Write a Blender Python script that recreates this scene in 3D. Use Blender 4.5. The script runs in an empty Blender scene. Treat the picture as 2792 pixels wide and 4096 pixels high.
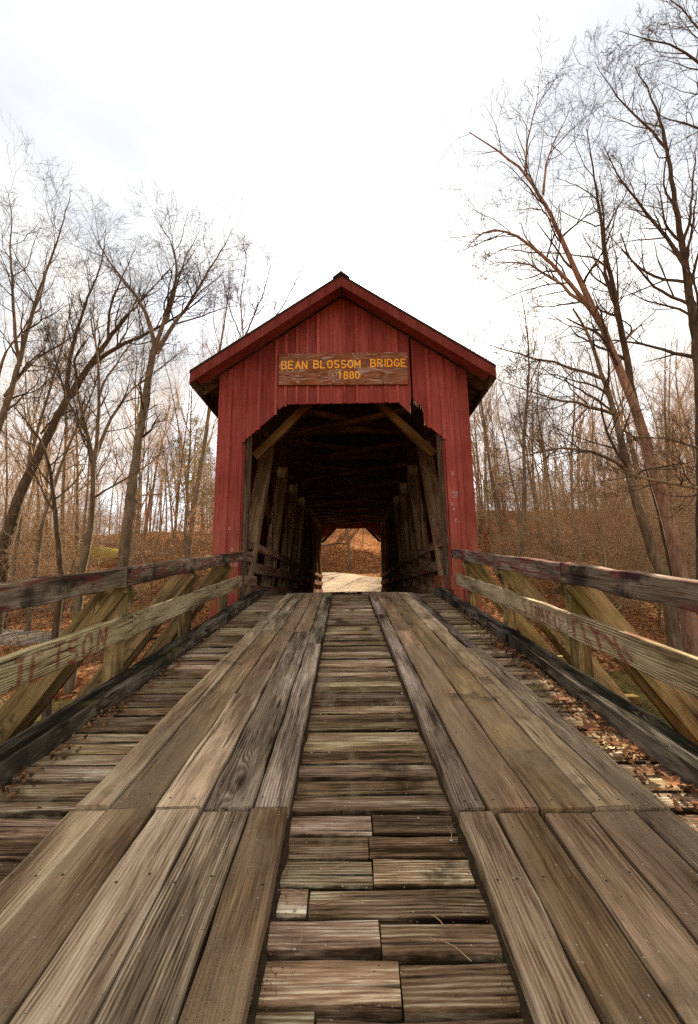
import bpy, bmesh, math, random
import numpy as np
from mathutils import Vector, Matrix

# ------------------------------------------------------------------ camera, sky, sun, exposure
sc = bpy.context.scene
COL = sc.collection
CAMZ = 0.20
PITCH, ROLL, YAW = math.radians(10.0), math.radians(0.72), math.radians(-0.65)
FWD = Vector((math.sin(YAW)*math.cos(PITCH), math.cos(YAW)*math.cos(PITCH), math.sin(PITCH)))
_r = Vector((math.cos(YAW), -math.sin(YAW), 0)); _u = _r.cross(FWD)
RIGHT = _r*math.cos(ROLL) - _u*math.sin(ROLL); UP = _u*math.cos(ROLL) + _r*math.sin(ROLL)
cam = bpy.data.cameras.new('camera'); camo = bpy.data.objects.new('camera', cam); COL.objects.link(camo)
cam.sensor_fit = 'HORIZONTAL'; cam.sensor_width = 24.0; cam.lens = 14.0; cam.clip_start = 0.05; cam.clip_end = 3000
camo.matrix_world = Matrix(((RIGHT.x, UP.x, -FWD.x, 0), (RIGHT.y, UP.y, -FWD.y, 0), (RIGHT.z, UP.z, -FWD.z, CAMZ), (0, 0, 0, 1)))
sc.camera = camo

SUN_EL, SUN_AZ = math.radians(32.5), math.radians(12.2)      # azimuth from +Y towards +X
world = bpy.data.worlds.new('World'); sc.world = world; world.use_nodes = True
wn = world.node_tree; wn.nodes.clear()
sky = wn.nodes.new('ShaderNodeTexSky'); sky.sky_type = 'NISHITA'; sky.sun_disc = False
sky.sun_elevation = SUN_EL; sky.sun_rotation = SUN_AZ; sky.altitude = 200; sky.air_density = 1.0; sky.dust_density = 1.6; sky.ozone_density = 1.0
bg = wn.nodes.new('ShaderNodeBackground'); bg.inputs['Strength'].default_value = 0.085
wo = wn.nodes.new('ShaderNodeOutputWorld')
wtc = wn.nodes.new('ShaderNodeTexCoord')
wmp = wn.nodes.new('ShaderNodeMapping'); wmp.inputs['Scale'].default_value = (1.0, 1.0, 2.2); wmp.inputs['Location'].default_value = (6.8, 3.6, 9.2)
wns = wn.nodes.new('ShaderNodeTexNoise'); wns.inputs['Scale'].default_value = 1.6; wns.inputs['Detail'].default_value = 7; wns.inputs['Roughness'].default_value = 0.55
wns.inputs['Distortion'].default_value = 0.35
wmr = wn.nodes.new('ShaderNodeMapRange'); wmr.inputs['From Min'].default_value = 0.28; wmr.inputs['From Max'].default_value = 0.50
wmx = wn.nodes.new('ShaderNodeMix'); wmx.data_type = 'RGBA'
wbw = wn.nodes.new('ShaderNodeRGBToBW'); wvm = wn.nodes.new('ShaderNodeVectorMath'); wvm.operation = 'MULTIPLY_ADD'      # thin cloud: veil plus scattered sunlight
wvm.inputs[1].default_value = (0.10, 0.095, 0.085); wvm.inputs[2].default_value = (3.25, 3.07, 2.80)
wn2 = wn.nodes.new('ShaderNodeTexNoise'); wn2.inputs['Scale'].default_value = 1.15; wn2.inputs['Detail'].default_value = 6; wn2.inputs['Roughness'].default_value = 0.5; wn2.inputs['Distortion'].default_value = 0.5
wr2 = wn.nodes.new('ShaderNodeMapRange'); wr2.inputs['From Min'].default_value = 0.38; wr2.inputs['From Max'].default_value = 0.60
wm2 = wn.nodes.new('ShaderNodeMix'); wm2.data_type = 'RGBA'; wm2.inputs['A'].default_value = (1.92, 2.01, 2.10, 1)      # thicker grey-blue veils
wn.links.new(sky.outputs['Color'], wbw.inputs[0]); wn.links.new(wbw.outputs[0], wvm.inputs[0]); wn.links.new(wvm.outputs[0], wm2.inputs['B']); wn.links.new(wm2.outputs['Result'], wmx.inputs['B'])
wn.links.new(wn2.outputs['Fac'], wr2.inputs['Value']); wn.links.new(wr2.outputs['Result'], wm2.inputs['Factor'])
wsc = wn.nodes.new('ShaderNodeMath'); wsc.operation = 'MULTIPLY'; wsc.inputs[1].default_value = 0.92
wn.links.new(wtc.outputs['Generated'], wmp.inputs['Vector']); wn.links.new(wmp.outputs['Vector'], wns.inputs['Vector']); wn.links.new(wmp.outputs['Vector'], wn2.inputs['Vector'])
wn.links.new(wns.outputs['Fac'], wmr.inputs['Value']); wn.links.new(wmr.outputs['Result'], wsc.inputs[0]); wn.links.new(wsc.outputs[0], wmx.inputs['Factor'])
wds = wn.nodes.new('ShaderNodeMix'); wds.data_type = 'RGBA'; wds.inputs['Factor'].default_value = 0.5      # hazy winter air: half the blue is washed out
wn.links.new(sky.outputs['Color'], wds.inputs['A']); wn.links.new(wbw.outputs[0], wds.inputs['B']); wn.links.new(wds.outputs['Result'], wmx.inputs['A']); wn.links.new(wmx.outputs['Result'], bg.inputs['Color']); wn.links.new(bg.outputs[0], wo.inputs[0])

sl = bpy.data.lights.new('sun', 'SUN'); sl.energy = 5.0; sl.angle = math.radians(0.55); sl.color = (1.0, 0.92, 0.80)
so = bpy.data.objects.new('sun', sl); COL.objects.link(so)
SDIR = Vector((math.sin(SUN_AZ)*math.cos(SUN_EL), math.cos(SUN_AZ)*math.cos(SUN_EL), math.sin(SUN_EL)))
so.rotation_euler = SDIR.to_track_quat('Z', 'Y').to_euler(); so.location = (8, 40, 30)

sc.view_settings.view_transform = 'Standard'; sc.view_settings.look = 'None'
sc.view_settings.exposure = 2.42; sc.view_settings.gamma = 1.0; sc.view_settings.use_curve_mapping = False
sc.render.engine = 'CYCLES'
sc.cycles.max_bounces = 6; sc.cycles.diffuse_bounces = 4; sc.cycles.transparent_max_bounces = 12
sc.cycles.use_denoising = False; sc.cycles.use_adaptive_sampling = False; sc.cycles.sample_clamp_indirect = 1.0

rng = np.random.default_rng(7); random.seed(7)

# ------------------------------------------------------------------ node helpers
class NB:
    def __init__(s, name):
        s.m = bpy.data.materials.new(name); s.m.use_nodes = True; s.t = s.m.node_tree; s.t.nodes.clear()
        s.out = s.t.nodes.new('ShaderNodeOutputMaterial'); s.b = s.t.nodes.new('ShaderNodeBsdfPrincipled')
        s.t.links.new(s.b.outputs[0], s.out.inputs[0]); s.b.inputs['Roughness'].default_value = 0.85
        s.b.inputs['Specular IOR Level'].default_value = 0.0
    def nd(s, ty): return s.t.nodes.new('ShaderNode'+ty)
    def put(s, sock, v):
        if v is None: return
        if isinstance(v, bpy.types.NodeSocket): s.t.links.new(v, sock)
        elif isinstance(v, (tuple, list)) and len(v) == 3 and sock.type == 'RGBA': sock.default_value = (*v, 1)
        else: sock.default_value = v
    def math(s, op, a, b=None, c=None, clamp=False):
        n = s.nd('Math'); n.operation = op; n.use_clamp = clamp; s.put(n.inputs[0], a); s.put(n.inputs[1], b); s.put(n.inputs[2], c); return n.outputs[0]
    def mul(s, a, b): return s.math('MULTIPLY', a, b)
    def add(s, a, b): return s.math('ADD', a, b)
    def mix(s, f, a, b, mode='MIX'):
        n = s.nd('Mix'); n.data_type = 'RGBA'; n.blend_type = mode; n.clamp_factor = True
        s.put(n.inputs['Factor'], f); s.put(n.inputs['A'], a); s.put(n.inputs['B'], b); return n.outputs['Result']
    def rng(s, v, a, b, c=0.0, d=1.0, smooth=False):
        n = s.nd('MapRange'); n.interpolation_type = 'SMOOTHSTEP' if smooth else 'LINEAR'
        for k, x in zip(('Value', 'From Min', 'From Max', 'To Min', 'To Max'), (v, a, b, c, d)): s.put(n.inputs[k], x)
        return n.outputs['Result']
    def vmul(s, v, w):
        n = s.nd('VectorMath'); n.operation = 'MULTIPLY'; s.put(n.inputs[0], v); s.put(n.inputs[1], w); return n.outputs[0]
    def vadd(s, v, w):
        n = s.nd('VectorMath'); n.operation = 'ADD'; s.put(n.inputs[0], v); s.put(n.inputs[1], w); return n.outputs[0]
    def comb(s, x, y, z):
        n = s.nd('CombineXYZ'); s.put(n.inputs[0], x); s.put(n.inputs[1], y); s.put(n.inputs[2], z); return n.outputs[0]
    def sep(s, v):
        n = s.nd('SeparateXYZ'); s.put(n.inputs[0], v); return n.outputs
    def noise(s, v, scale=1.0, detail=2.0, rough=0.5, dist=0.0):
        n = s.nd('TexNoise'); s.put(n.inputs['Vector'], v); n.inputs['Scale'].default_value = scale; n.inputs['Detail'].default_value = detail
        n.inputs['Roughness'].default_value = rough; n.inputs['Distortion'].default_value = dist; return n.outputs['Fac']
    def vor(s, v, scale=1.0, feature='F1'):
        n = s.nd('TexVoronoi'); n.feature = feature; s.put(n.inputs['Vector'], v); n.inputs['Scale'].default_value = scale; return n
    def ramp(s, f, stops):
        n = s.nd('ValToRGB'); s.put(n.inputs[0], f); e = n.color_ramp.elements
        while len(e) < len(stops): e.new(0.5)
        for q, (p, c) in zip(e, stops): q.position = p; q.color = (*c, 1)
        return n.outputs[0]
    def tc(s, k='Object'): return s.nd('TexCoord').outputs[k]
    def pos(s): return s.nd('NewGeometry').outputs['Position']
    def rand(s): return s.nd('ObjectInfo').outputs['Random']
    def bump(s, h, strength=0.5, dist=0.01):
        n = s.nd('Bump'); n.inputs['Strength'].default_value = strength; n.inputs['Distance'].default_value = dist; s.put(n.inputs['Height'], h)
        s.put(s.b.inputs['Normal'], n.outputs[0])
    def done(s, col, rough=None):
        s.put(s.b.inputs['Base Color'], col); s.put(s.b.inputs['Roughness'], rough); return s.m

def wood(name, light, mid, dark, sand=0.0, moss=0.0, axis=0, crack=1.0, stain=0.0, stain_col=(0.02, 0.017, 0.014), paint=0.0, paint_col=(0.16, 0.03, 0.03), contrast=1.0, ring=46.0, spread=0.3, bump=0.7, soot=0.0, lift=1.3, bleach=0.0, sheen=0.0, macro=0.82, joint_shade_dirt=0.0):
    light, mid, dark = (tuple(min(.62, c*lift) for c in q) for q in (light, mid, dark))
    n = NB(name); p = n.tc('Object'); r = n.rand()
    if axis == 2:
        q = n.sep(p); p = n.comb(q[2], q[0], q[1])
    off = n.comb(n.mul(r, 37.0), n.mul(r, 91.0), n.mul(r, 53.0)); P = n.vadd(p, off); s3 = n.sep(P)
    kv = n.vor(n.vmul(P, (1.15, 5.0, 1.0)), 1.0); kd = kv.outputs['Distance']
    kon = n.math('GREATER_THAN', n.sep(kv.outputs['Color'])[0], 0.45)
    kb = n.mul(n.rng(kd, 0.0, 0.34, 1, 0, True), kon)
    n1 = n.noise(n.vmul(P, (0.55, 4.5, 4.5)), 1.0, 2.0, 0.5)
    n2 = n.noise(n.vmul(P, (5.0, 30.0, 30.0)), 1.0, 1.0)
    rc = n.add(n.add(n.mul(s3[1], ring*12.0), n.mul(n1, 48.0)), n.add(n.mul(kb, 34.0), n.mul(n2, 3.0)))
    rings = n.mul(n.rng(n.math('SINE', rc), -1, 1), n.rng(n.noise(n.vmul(P, (1.6, 11.0, 11.0)), 1.0, 3.0), 0.35, 0.65, 0.1, 1.0))
    Pw = n.vadd(P, n.comb(0.0, n.mul(n.math('SUBTRACT', n.noise(n.vmul(P, (2.2, 3.0, 3.0)), 1.0, 3.0), 0.5), 0.05), 0.0))
    fib = n.noise(n.vmul(Pw, (9.0, 230.0, 230.0)), 1.0, 3.0, 0.65)
    fib2 = n.noise(n.vmul(Pw, (3.4, 62.0, 62.0)), 1.0, 5.0, 0.68)
    wea = n.noise(n.vmul(P, (0.8, 6.0, 6.0)), 1.0, 6.0, 0.62)
    v = n.add(n.add(n.mul(rings, 0.20*contrast), n.mul(fib, 0.36)), n.add(n.mul(fib2, 0.40), n.mul(n.add(n.mul(n.math('SUBTRACT', wea, 0.5), macro), 0.41), 1.0)))
    v = n.rng(v, 0.68, 1.05)
    col = n.ramp(v, [(0.05, dark), (0.5, mid), (0.95, light)])
    # per-piece tone
    tone = n.rng(r, 0, 1, 1.0-spread, 1.0+spread)
    col = n.mix(1.0, col, n.comb(tone, n.mul(tone, n.rng(n.math('FRACT', n.mul(r, 7.3)), 0, 1, 0.95, 1.03)), n.mul(tone, n.rng(n.math('FRACT', n.mul(r, 13.7)), 0, 1, 0.86, 1.06))), 'MULTIPLY')
    if bleach:
        gy = n.math('ABSOLUTE', n.math('SUBTRACT', n.sep(n.tc('Generated'))[1], 0.5))
        be = n.mul(n.rng(gy, 0.36, 0.49, 0, 1, True), n.rng(n.noise(n.vmul(P, (2.5, 3, 3)), 1.0, 4.0, 0.6), 0.38, 0.6))
        col = n.mix(n.mul(be, bleach), col, light)
    # knots
    col = n.mix(n.mul(n.rng(kb, 0.82, 0.97), 0.8), col, (dark[0]*0.6, dark[1]*0.5, dark[2]*0.45))
    crk = n.mul(n.rng(n.noise(n.vmul(P, (1.3, 48.0, 48.0)), 1.0, 2.0, 0.55), 0.63, 0.70, 0, 1, True), crack)
    col = n.mix(n.mul(crk, 0.85), col, (0.015, 0.012, 0.009))
    wp = n.pos()
    if joint_shade_dirt:      # joint dirt, with the shade of the gaps painted into the plank edges
        ge = n.math('ABSOLUTE', n.math('SUBTRACT', n.sep(n.tc('Generated'))[1], 0.5))
        ge = n.add(ge, n.mul(n.math('SUBTRACT', n.noise(n.vmul(P, (9, 25, 25)), 1.0, 4.0, 0.65), 0.5), 0.22))
        col = n.mix(n.mul(n.rng(ge, 0.385, 0.475, 0, 1, True), joint_shade_dirt), col, (0.014, 0.009, 0.005))
    if stain:
        st = n.rng(n.noise(wp, 3.1, 5.0, 0.6), 0.62-0.22*stain, 0.72-0.1*stain, 0, 1, True)
        col = n.mix(n.mul(st, 0.85), col, stain_col)
    if paint:
        pn = n.noise(n.vmul(P, (2.0, 9.0, 9.0)), 1.0, 6.0, 0.7)
        col = n.mix(n.mul(n.rng(pn, 0.66-0.25*paint, 0.78-0.25*paint, 0, 1, True), 0.75), col, paint_col)
    if soot:
        sn = n.noise(n.vmul(P, (2.6, 3.0, 3.0)), 1.0, 4.0, 0.6)
        col = n.mix(n.mul(n.rng(sn, 0.5, 0.62, 0, 1, True), soot), col, (0.018, 0.014, 0.014))
    if moss:
        mn = n.noise(wp, 2.3, 5.0, 0.6)
        col = n.mix(n.mul(n.rng(mn, 0.66-0.3*moss, 0.80-0.2*moss, 0, 1, True), 0.62), col, (0.105, 0.10, 0.020))
    if sand:
        sn = n.noise(n.vmul(wp, (3.2, 1.2, 1.0)), 1.0, 6.0, 0.65)
        sp = n.noise(wp, 420.0, 1.0)
        sm = n.mul(n.rng(sn, 0.56-0.22*sand, 0.66-0.08*sand, 0, 1, True), n.rng(sp, 0.3, 0.6, 0.45, 1.0))
        scol = n.ramp(sp, [(0.2, (0.10, 0.07, 0.04)), (0.5, (0.185, 0.13, 0.078)), (0.75, (0.29, 0.22, 0.145))])
        col = n.mix(n.mul(sm, 0.78), col, scol)
        # scattered grit
        gv = n.vor(wp, 75.0); gr = n.mul(n.rng(gv.outputs['Distance'], 0.12, 0.2, 1, 0), n.math('GREATER_THAN', n.sep(gv.outputs['Color'])[1], 0.86))
        col = n.mix(n.mul(gr, 0.8), col, n.mix(n.math('GREATER_THAN', n.sep(gv.outputs['Color'])[2], 0.5), (0.02, 0.016, 0.012), (0.4, 0.36, 0.3)))
    h = n.add(n.add(n.mul(rings, 0.12), n.mul(fib, 0.45)), n.add(n.mul(fib2, 0.7), n.mul(crk, -1.4)))
    n.bump(h, bump, 0.006); n.b.inputs['Specular IOR Level'].default_value = sheen
    return n.done(col, n.rng(v, 0, 1, 0.92, 0.72) if not sheen else n.rng(v, 0, 1, 0.75, 0.5))

def red_paint(name, wear=1.0, dk=1.0):
    n = NB(name); p = n.tc('Object'); wp = n.pos(); r = n.rand(); z = n.sep(wp)[2]
    st = n.noise(n.vmul(n.vadd(p, n.comb(n.mul(r, 40), n.mul(r, 70), 0.0)), (30.0, 30.0, 1.1)), 1.0, 4.0, 0.6)
    bl = n.noise(wp, 1.3, 4.0, 0.6); fine = n.noise(n.vmul(wp, (260, 260, 9)), 1.0, 2.0)
    saw = n.noise(n.vmul(wp, (25, 25, 330)), 1.0, 1.0)
    c = n.ramp(n.add(n.mul(st, 0.55), n.mul(bl, 0.45)), [(0.26, (0.115, 0.020, 0.016)), (0.5, (0.215, 0.044, 0.034)), (0.74, (0.31, 0.088, 0.066))])
    tone = n.rng(r, 0, 1, 0.76*dk, 1.20*dk); c = n.mix(1.0, c, n.comb(tone, tone, tone), 'MULTIPLY')
    low = n.rng(z, -0.3, 2.6, 1.0, 0.0)
    fd = n.mul(n.rng(n.noise(n.vmul(wp, (5, 5, 0.9)), 1.0, 5.0, 0.6), 0.42, 0.68), n.rng(low, 0, 1, 0.18, 0.6))
    c = n.mix(fd, c, (0.31, 0.105, 0.078))
    c = n.mix(n.mul(n.rng(n.noise(n.vmul(wp, (14, 14, 1.2)), 1.0, 4.0, 0.6), 0.56, 0.72), 0.55), c, (0.07, 0.014, 0.012))
    # bare wood where the paint has gone
    ch = n.noise(n.vmul(n.vadd(wp, n.comb(r, r, r)), (38, 38, 12)), 1.0, 5.0, 0.7)
    thr = n.math('SUBTRACT', n.rng(low, 0, 1, 0.76, 0.60), 0.0)
    m = n.math('GREATER_THAN', ch, thr); c = n.mix(n.mul(m, 0.8*wear), c, (0.30, 0.24, 0.21))
    spk = n.vor(wp, 17.0); s2 = n.mul(n.math('LESS_THAN', spk.outputs['Distance'], 0.07), n.math('GREATER_THAN', n.sep(spk.outputs['Color'])[0], 0.86))
    c = n.mix(n.mul(s2, 0.6), c, (0.45, 0.38, 0.35))
    # algae low down
    al = n.mul(n.rng(n.noise(n.vmul(wp, (9, 9, 2.5)), 1.0, 5.0, 0.65), 0.48, 0.66), n.rng(z, 0.1, 1.5, 1.0, 0.0))
    c = n.mix(n.mul(al, 0.7), c, (0.17, 0.125, 0.03))
    n.bump(n.add(n.mul(fine, 0.5), n.add(n.mul(st, 0.6), n.mul(saw, 0.35))), 0.45, 0.006)
    return n.done(c, 0.72)

def bark(name, a, b, c, lichen=0.3):
    n = NB(name); p = n.tc('Object'); wp = n.pos()
    v = n.noise(n.vmul(p, (14, 14, 2.5)), 1.0, 5.0, 0.65); big = n.noise(wp, 1.1, 3.0)
    col = n.ramp(n.add(n.mul(v, 0.7), n.mul(big, 0.3)), [(0.3, a), (0.5, b), (0.68, c)])
    li = n.rng(n.noise(n.vmul(wp, (1, 1, 0.6)), 5.0, 4.0, 0.65), 0.60, 0.70)
    col = n.mix(n.mul(li, lichen), col, (0.17, 0.19, 0.085))
    n.bump(v, 0.6, 0.03); return n.done(col, 0.9)

def flat(name, col, rough=0.8, var=0.15, scale=8.0):
    n = NB(name); v = n.noise(n.pos(), scale, 4.0, 0.6)
    c = n.mix(v, tuple(x*(1-var*2) for x in col), tuple(min(1, x*(1+var*2)) for x in col)); return n.done(c, rough)

def leafmat(name, cols, trans=0.25):
    n = NB(name); at = n.nd('Attribute'); at.attribute_name = 'tint'; f = at.outputs['Fac']
    c = n.ramp(f, cols); n.put(n.b.inputs['Base Color'], c); n.b.inputs['Roughness'].default_value = 0.9; 
    tr = n.nd('BsdfTranslucent'); n.put(tr.inputs[0], c); mx = n.nd('MixShader'); mx.inputs[0].default_value = trans
    n.t.links.new(n.b.outputs[0], mx.inputs[1]); n.t.links.new(tr.outputs[0], mx.inputs[2]); n.t.links.new(mx.outputs[0], n.out.inputs[0]); return n.m

def spray(name, col, dens=0.7):
    n = NB(name); at = n.nd('Attribute'); at.attribute_name = 'edge'; wp = n.pos()
    a = n.mul(n.rng(at.outputs['Fac'], 0.0, 0.75, 0, 1, True), n.rng(n.noise(n.vmul(wp, (60, 14, 60)), 1.0, 4.0, 0.65), 0.3, 0.62, 0.15, 1.0))
    n.put(n.b.inputs['Alpha'], n.mul(a, dens)); return n.done(col, 0.8)

M = {}
M['deck'] = wood('deck_wood', (0.54, 0.41, 0.285), (0.18, 0.114, 0.068), (0.026, 0.015, 0.008), stain=0.35, sand=0.2, stain_col=(0.030, 0.018, 0.009), crack=1.0, spread=0.42, macro=0.62, joint_shade_dirt=0.92, bump=0.6, contrast=0.8)
M['runner'] = wood('runner_wood', (0.35, 0.235, 0.145), (0.18, 0.113, 0.064), (0.06, 0.034, 0.018), sand=0.85, crack=0.8, spread=0.22, bleach=0.4, joint_shade_dirt=0.35, bump=0.45, contrast=0.45, stain=0.2, stain_col=(0.07, 0.045, 0.026))
M['runner_pale'] = wood('runner_pale_wood', (0.50, 0.385, 0.265), (0.29, 0.205, 0.13), (0.085, 0.054, 0.032), sand=0.45, crack=0.9, spread=0.14, bleach=0.5, bump=0.5, contrast=0.6, stain=0.15, stain_col=(0.10, 0.065, 0.038))
M['runner_grey'] = wood('runner_grey_wood', (0.36, 0.285, 0.20), (0.145, 0.106, 0.069), (0.024, 0.017, 0.011), sand=0.12, crack=1.0, spread=0.15, bleach=0.6, joint_shade_dirt=0.4, bump=0.6, contrast=0.8)
M['runner_dark'] = wood('runner_dark_wood', (0.21, 0.17, 0.125), (0.062, 0.047, 0.032), (0.011, 0.008, 0.006), crack=1.0, spread=0.15, bump=1.0, contrast=1.4)
M['kerb'] = wood('kerb_wood', (0.16, 0.13, 0.098), (0.021, 0.017, 0.013), (0.006, 0.005, 0.004), crack=1.0, moss=0.12, spread=0.1, bleach=0.5, bump=1.0)
M['rail_top'] = wood('rail_top_wood', (0.26, 0.205, 0.15), (0.125, 0.094, 0.063), (0.025, 0.019, 0.013), paint=0.72, paint_col=(0.13, 0.03, 0.027), soot=0.8, moss=0.1, spread=0.1, sheen=0.0)
M['rail_low'] = wood('rail_low_wood', (0.36, 0.285, 0.18), (0.20, 0.148, 0.085), (0.055, 0.038, 0.02), moss=0.22, contrast=1.7, ring=30.0, spread=0.1, soot=0.2, paint=0.3, paint_col=(0.17, 0.05, 0.042))
M['treated'] = wood('treated_post_wood', (0.30, 0.215, 0.10), (0.145, 0.10, 0.043), (0.036, 0.024, 0.010), moss=0.5, spread=0.25, contrast=1.3, lift=1.05, stain=0.2)
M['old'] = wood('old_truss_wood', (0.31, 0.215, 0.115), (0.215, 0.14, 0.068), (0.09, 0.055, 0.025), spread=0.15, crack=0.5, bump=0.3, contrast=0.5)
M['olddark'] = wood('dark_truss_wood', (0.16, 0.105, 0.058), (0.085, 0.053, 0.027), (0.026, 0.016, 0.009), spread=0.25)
M['gold'] = wood('golden_brace_wood', (0.21, 0.12, 0.04), (0.13, 0.07, 0.022), (0.05, 0.026, 0.008), spread=0.2, lift=0.9)
M['post'] = wood('portal_post_wood', (0.19, 0.14, 0.095), (0.10, 0.07, 0.045), (0.03, 0.02, 0.013), spread=0.1)
M['inrail'] = wood('inner_rail_wood', (0.26, 0.185, 0.13), (0.155, 0.105, 0.07), (0.05, 0.033, 0.022), paint=0.75, paint_col=(0.18, 0.038, 0.03), spread=0.2)
M['red'] = red_paint('red_barn_paint'); M['redtrim'] = red_paint('red_trim_paint', 0.7); M['redrake'] = red_paint('faded_maroon_rake_paint', 1.0, .62)
M['roof'] = flat('roof_shingle', (0.03, 0.022, 0.02), 0.9, 0.4, 30.0)
M['soil'] = flat('packed_dirt', (0.034, 0.024, 0.014), 0.95, 0.5, 60.0)
M['iron'] = flat('rusty_iron', (0.05, 0.028, 0.018), 0.7, 0.3, 30.0)
M['stone'] = flat('abutment_stone', (0.22, 0.20, 0.165), 0.9, 0.35, 6.0)
M['bark'] = bark('grey_bark', (0.05, 0.034, 0.021), (0.15, 0.108, 0.067), (0.27, 0.20, 0.13), 0.35)
M['barkdark'] = bark('dark_bark', (0.024, 0.016, 0.010), (0.08, 0.054, 0.034), (0.17, 0.12, 0.076), 0.25)
M['barkpink'] = bark('pinkish_bark', (0.06, 0.036, 0.024), (0.27, 0.155, 0.10), (0.40, 0.25, 0.17), 0.25)
M['barkpale'] = bark('pale_bark', (0.08, 0.058, 0.034), (0.21, 0.155, 0.092), (0.35, 0.27, 0.17), 0.3)
M['twig_dark'] = flat('dark_twig_bark', (0.075, 0.05, 0.031), 0.9, 0.25, 3.0)
M['twig'] = flat('twig_bark', (0.33, 0.215, 0.12), 0.85, 0.25, 3.0)
M['leaf_orange'] = leafmat('orange_leaf', [(0.0, (0.20, 0.065, 0.02)), (0.5, (0.36, 0.13, 0.042)), (1.0, (0.52, 0.25, 0.10))], 0.5)
M['leaf_dead'] = leafmat('dead_leaf', [(0.0, (0.055, 0.026, 0.014)), (0.45, (0.17, 0.076, 0.036)), (0.8, (0.30, 0.145, 0.07)), (1.0, (0.46, 0.29, 0.16))], 0.12)
M['needle'] = leafmat('pine_needle', [(0.0, (0.05, 0.085, 0.02)), (1.0, (0.16, 0.20, 0.06))], 0.3)
M['grass'] = leafmat('dry_grass', [(0.0, (0.15, 0.085, 0.025)), (0.6, (0.33, 0.20, 0.07)), (1.0, (0.20, 0.19, 0.04))], 0.3)
M['pebble'] = flat('pebble_stone', (0.34, 0.30, 0.25), 0.8, 0.3, 60.0)
M['red_spray'] = spray('red_spray_paint', (0.22, 0.022, 0.022), 0.55)
M['white_scratch'] = spray('scratched_bare_wood', (0.55, 0.45, 0.42), 0.9)
M['dark_ink'] = spray('black_marker_ink', (0.015, 0.012, 0.010), 0.8)
M['yellow'] = flat('yellow_letter_paint', (0.85, 0.40, 0.04), 0.6, 0.12, 50.0)
def sign_mat():
    n = NB('sign_plywood'); p = n.tc('Object')
    k = n.vor(n.vmul(p, (1.7, 1.0, 2.6)), 1.0); kb = n.rng(k.outputs['Distance'], 0, 0.35, 1, 0, True)
    w = n.noise(n.vmul(p, (1.0, 1.0, 4.5)), 1.0, 3.0, 0.5)
    rc = n.add(n.add(n.mul(n.sep(p)[2], 60.0), n.mul(w, 46.0)), n.mul(kb, 15.0))
    rings = n.rng(n.math('SINE', rc), 0.1, 1, 0, 1)
    patch = n.noise(n.vmul(p, (2.3, 1, 7)), 1.0, 4.0, 0.6)
    c = n.ramp(n.noise(n.vmul(p, (3, 1, 12)), 1.0, 4.0), [(0.3, (0.10, 0.035, 0.016)), (0.55, (0.20, 0.075, 0.034)), (0.75, (0.25, 0.11, 0.055))])
    c = n.mix(n.mul(rings, n.rng(patch, 0.38, 0.62)), c, (0.33, 0.26, 0.21))
    c = n.mix(n.rng(n.noise(n.vmul(p, (3.5, 1, 6)), 1.3, 4.0), 0.60, 0.72, 0, 0.7), c, (0.085, 0.07, 0.06))
    c = n.mix(n.rng(kb, 0.84, 0.94), c, (0.03, 0.018, 0.012)); n.bump(rings, 0.3, 0.004); return n.done(c, 0.8)
M['sign'] = sign_mat()
def ground_mat():
    n = NB('leaf_litter_ground'); wp = n.pos()
    v = n.vor(n.vadd(wp, n.vmul(n.comb(n.noise(wp, 6.0), n.noise(wp, 7.0), 0.0), (0.25, 0.25, 0))), 8.5); rc = n.sep(v.outputs['Color'])
    c = n.ramp(rc[0], [(0.0, (0.06, 0.023, 0.010)), (0.4, (0.17, 0.066, 0.027)), (0.75, (0.31, 0.128, 0.05)), (1.0, (0.46, 0.25, 0.12))])
    fine = n.noise(wp, 14.0, 5.0, 0.7); c = n.mix(1.0, c, n.ramp(fine, [(0.3, (0.45, 0.45, 0.45)), (0.65, (1.15, 1.1, 1.05))]), 'MULTIPLY')
    big = n.noise(wp, 0.16, 5.0, 0.6)
    c = n.mix(n.rng(big, 0.5, 0.68, 0, 0.75), c, (0.052, 0.036, 0.022))
    c = n.mix(n.rng(n.noise(wp, 0.55, 5.0, 0.65), 0.63, 0.72, 0, 0.7), c, (0.12, 0.115, 0.02))
    def blob(x, y, rx, ry):
        d = n.vmul(n.vadd(wp, (-x, -y, 0)), (1/rx, 1/ry, 0)); ln = n.nd('VectorMath'); ln.operation = 'LENGTH'; n.put(ln.inputs[0], d)
        return n.rng(n.add(ln.outputs['Value'], n.mul(n.noise(wp, 0.9, 5.0, 0.6), 0.9)), 1.25, 1.45, 1, 0, True)
    gn = n.noise(wp, 18.0, 4.0, 0.7)
    c = n.mix(n.mul(blob(-18, 21.5, 6.5, 2.6), 0.9), c, n.ramp(gn, [(0.3, (0.10, 0.078, 0.055)), (0.7, (0.31, 0.265, 0.21))]))
    c = n.mix(n.mul(blob(-26.5, 43.0, 4.2, 3.0), 0.9), c, n.ramp(gn, [(0.35, (0.20, 0.17, 0.015)), (0.65, (0.58, 0.50, 0.035))]))
    n.bump(n.add(v.outputs['Distance'], fine), 1.0, 0.06); return n.done(c, 0.95)
M['ground'] = ground_mat()
def gravel_mat():
    n = NB('gravel'); wp = n.pos(); v = n.vor(wp, 22.0); g = n.noise(wp, 1.4, 5.0, 0.65)
    c = n.ramp(n.sep(v.outputs['Color'])[0], [(0.0, (0.13, 0.092, 0.056)), (0.6, (0.26, 0.195, 0.128)), (1.0, (0.39, 0.31, 0.215))])
    c = n.mix(n.rng(g, 0.48, 0.66, 0, 0.6), c, (0.12, 0.078, 0.045)); n.bump(v.outputs['Distance'], 0.8, 0.02); return n.done(c, 0.95)
M['gravel'] = gravel_mat()
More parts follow.
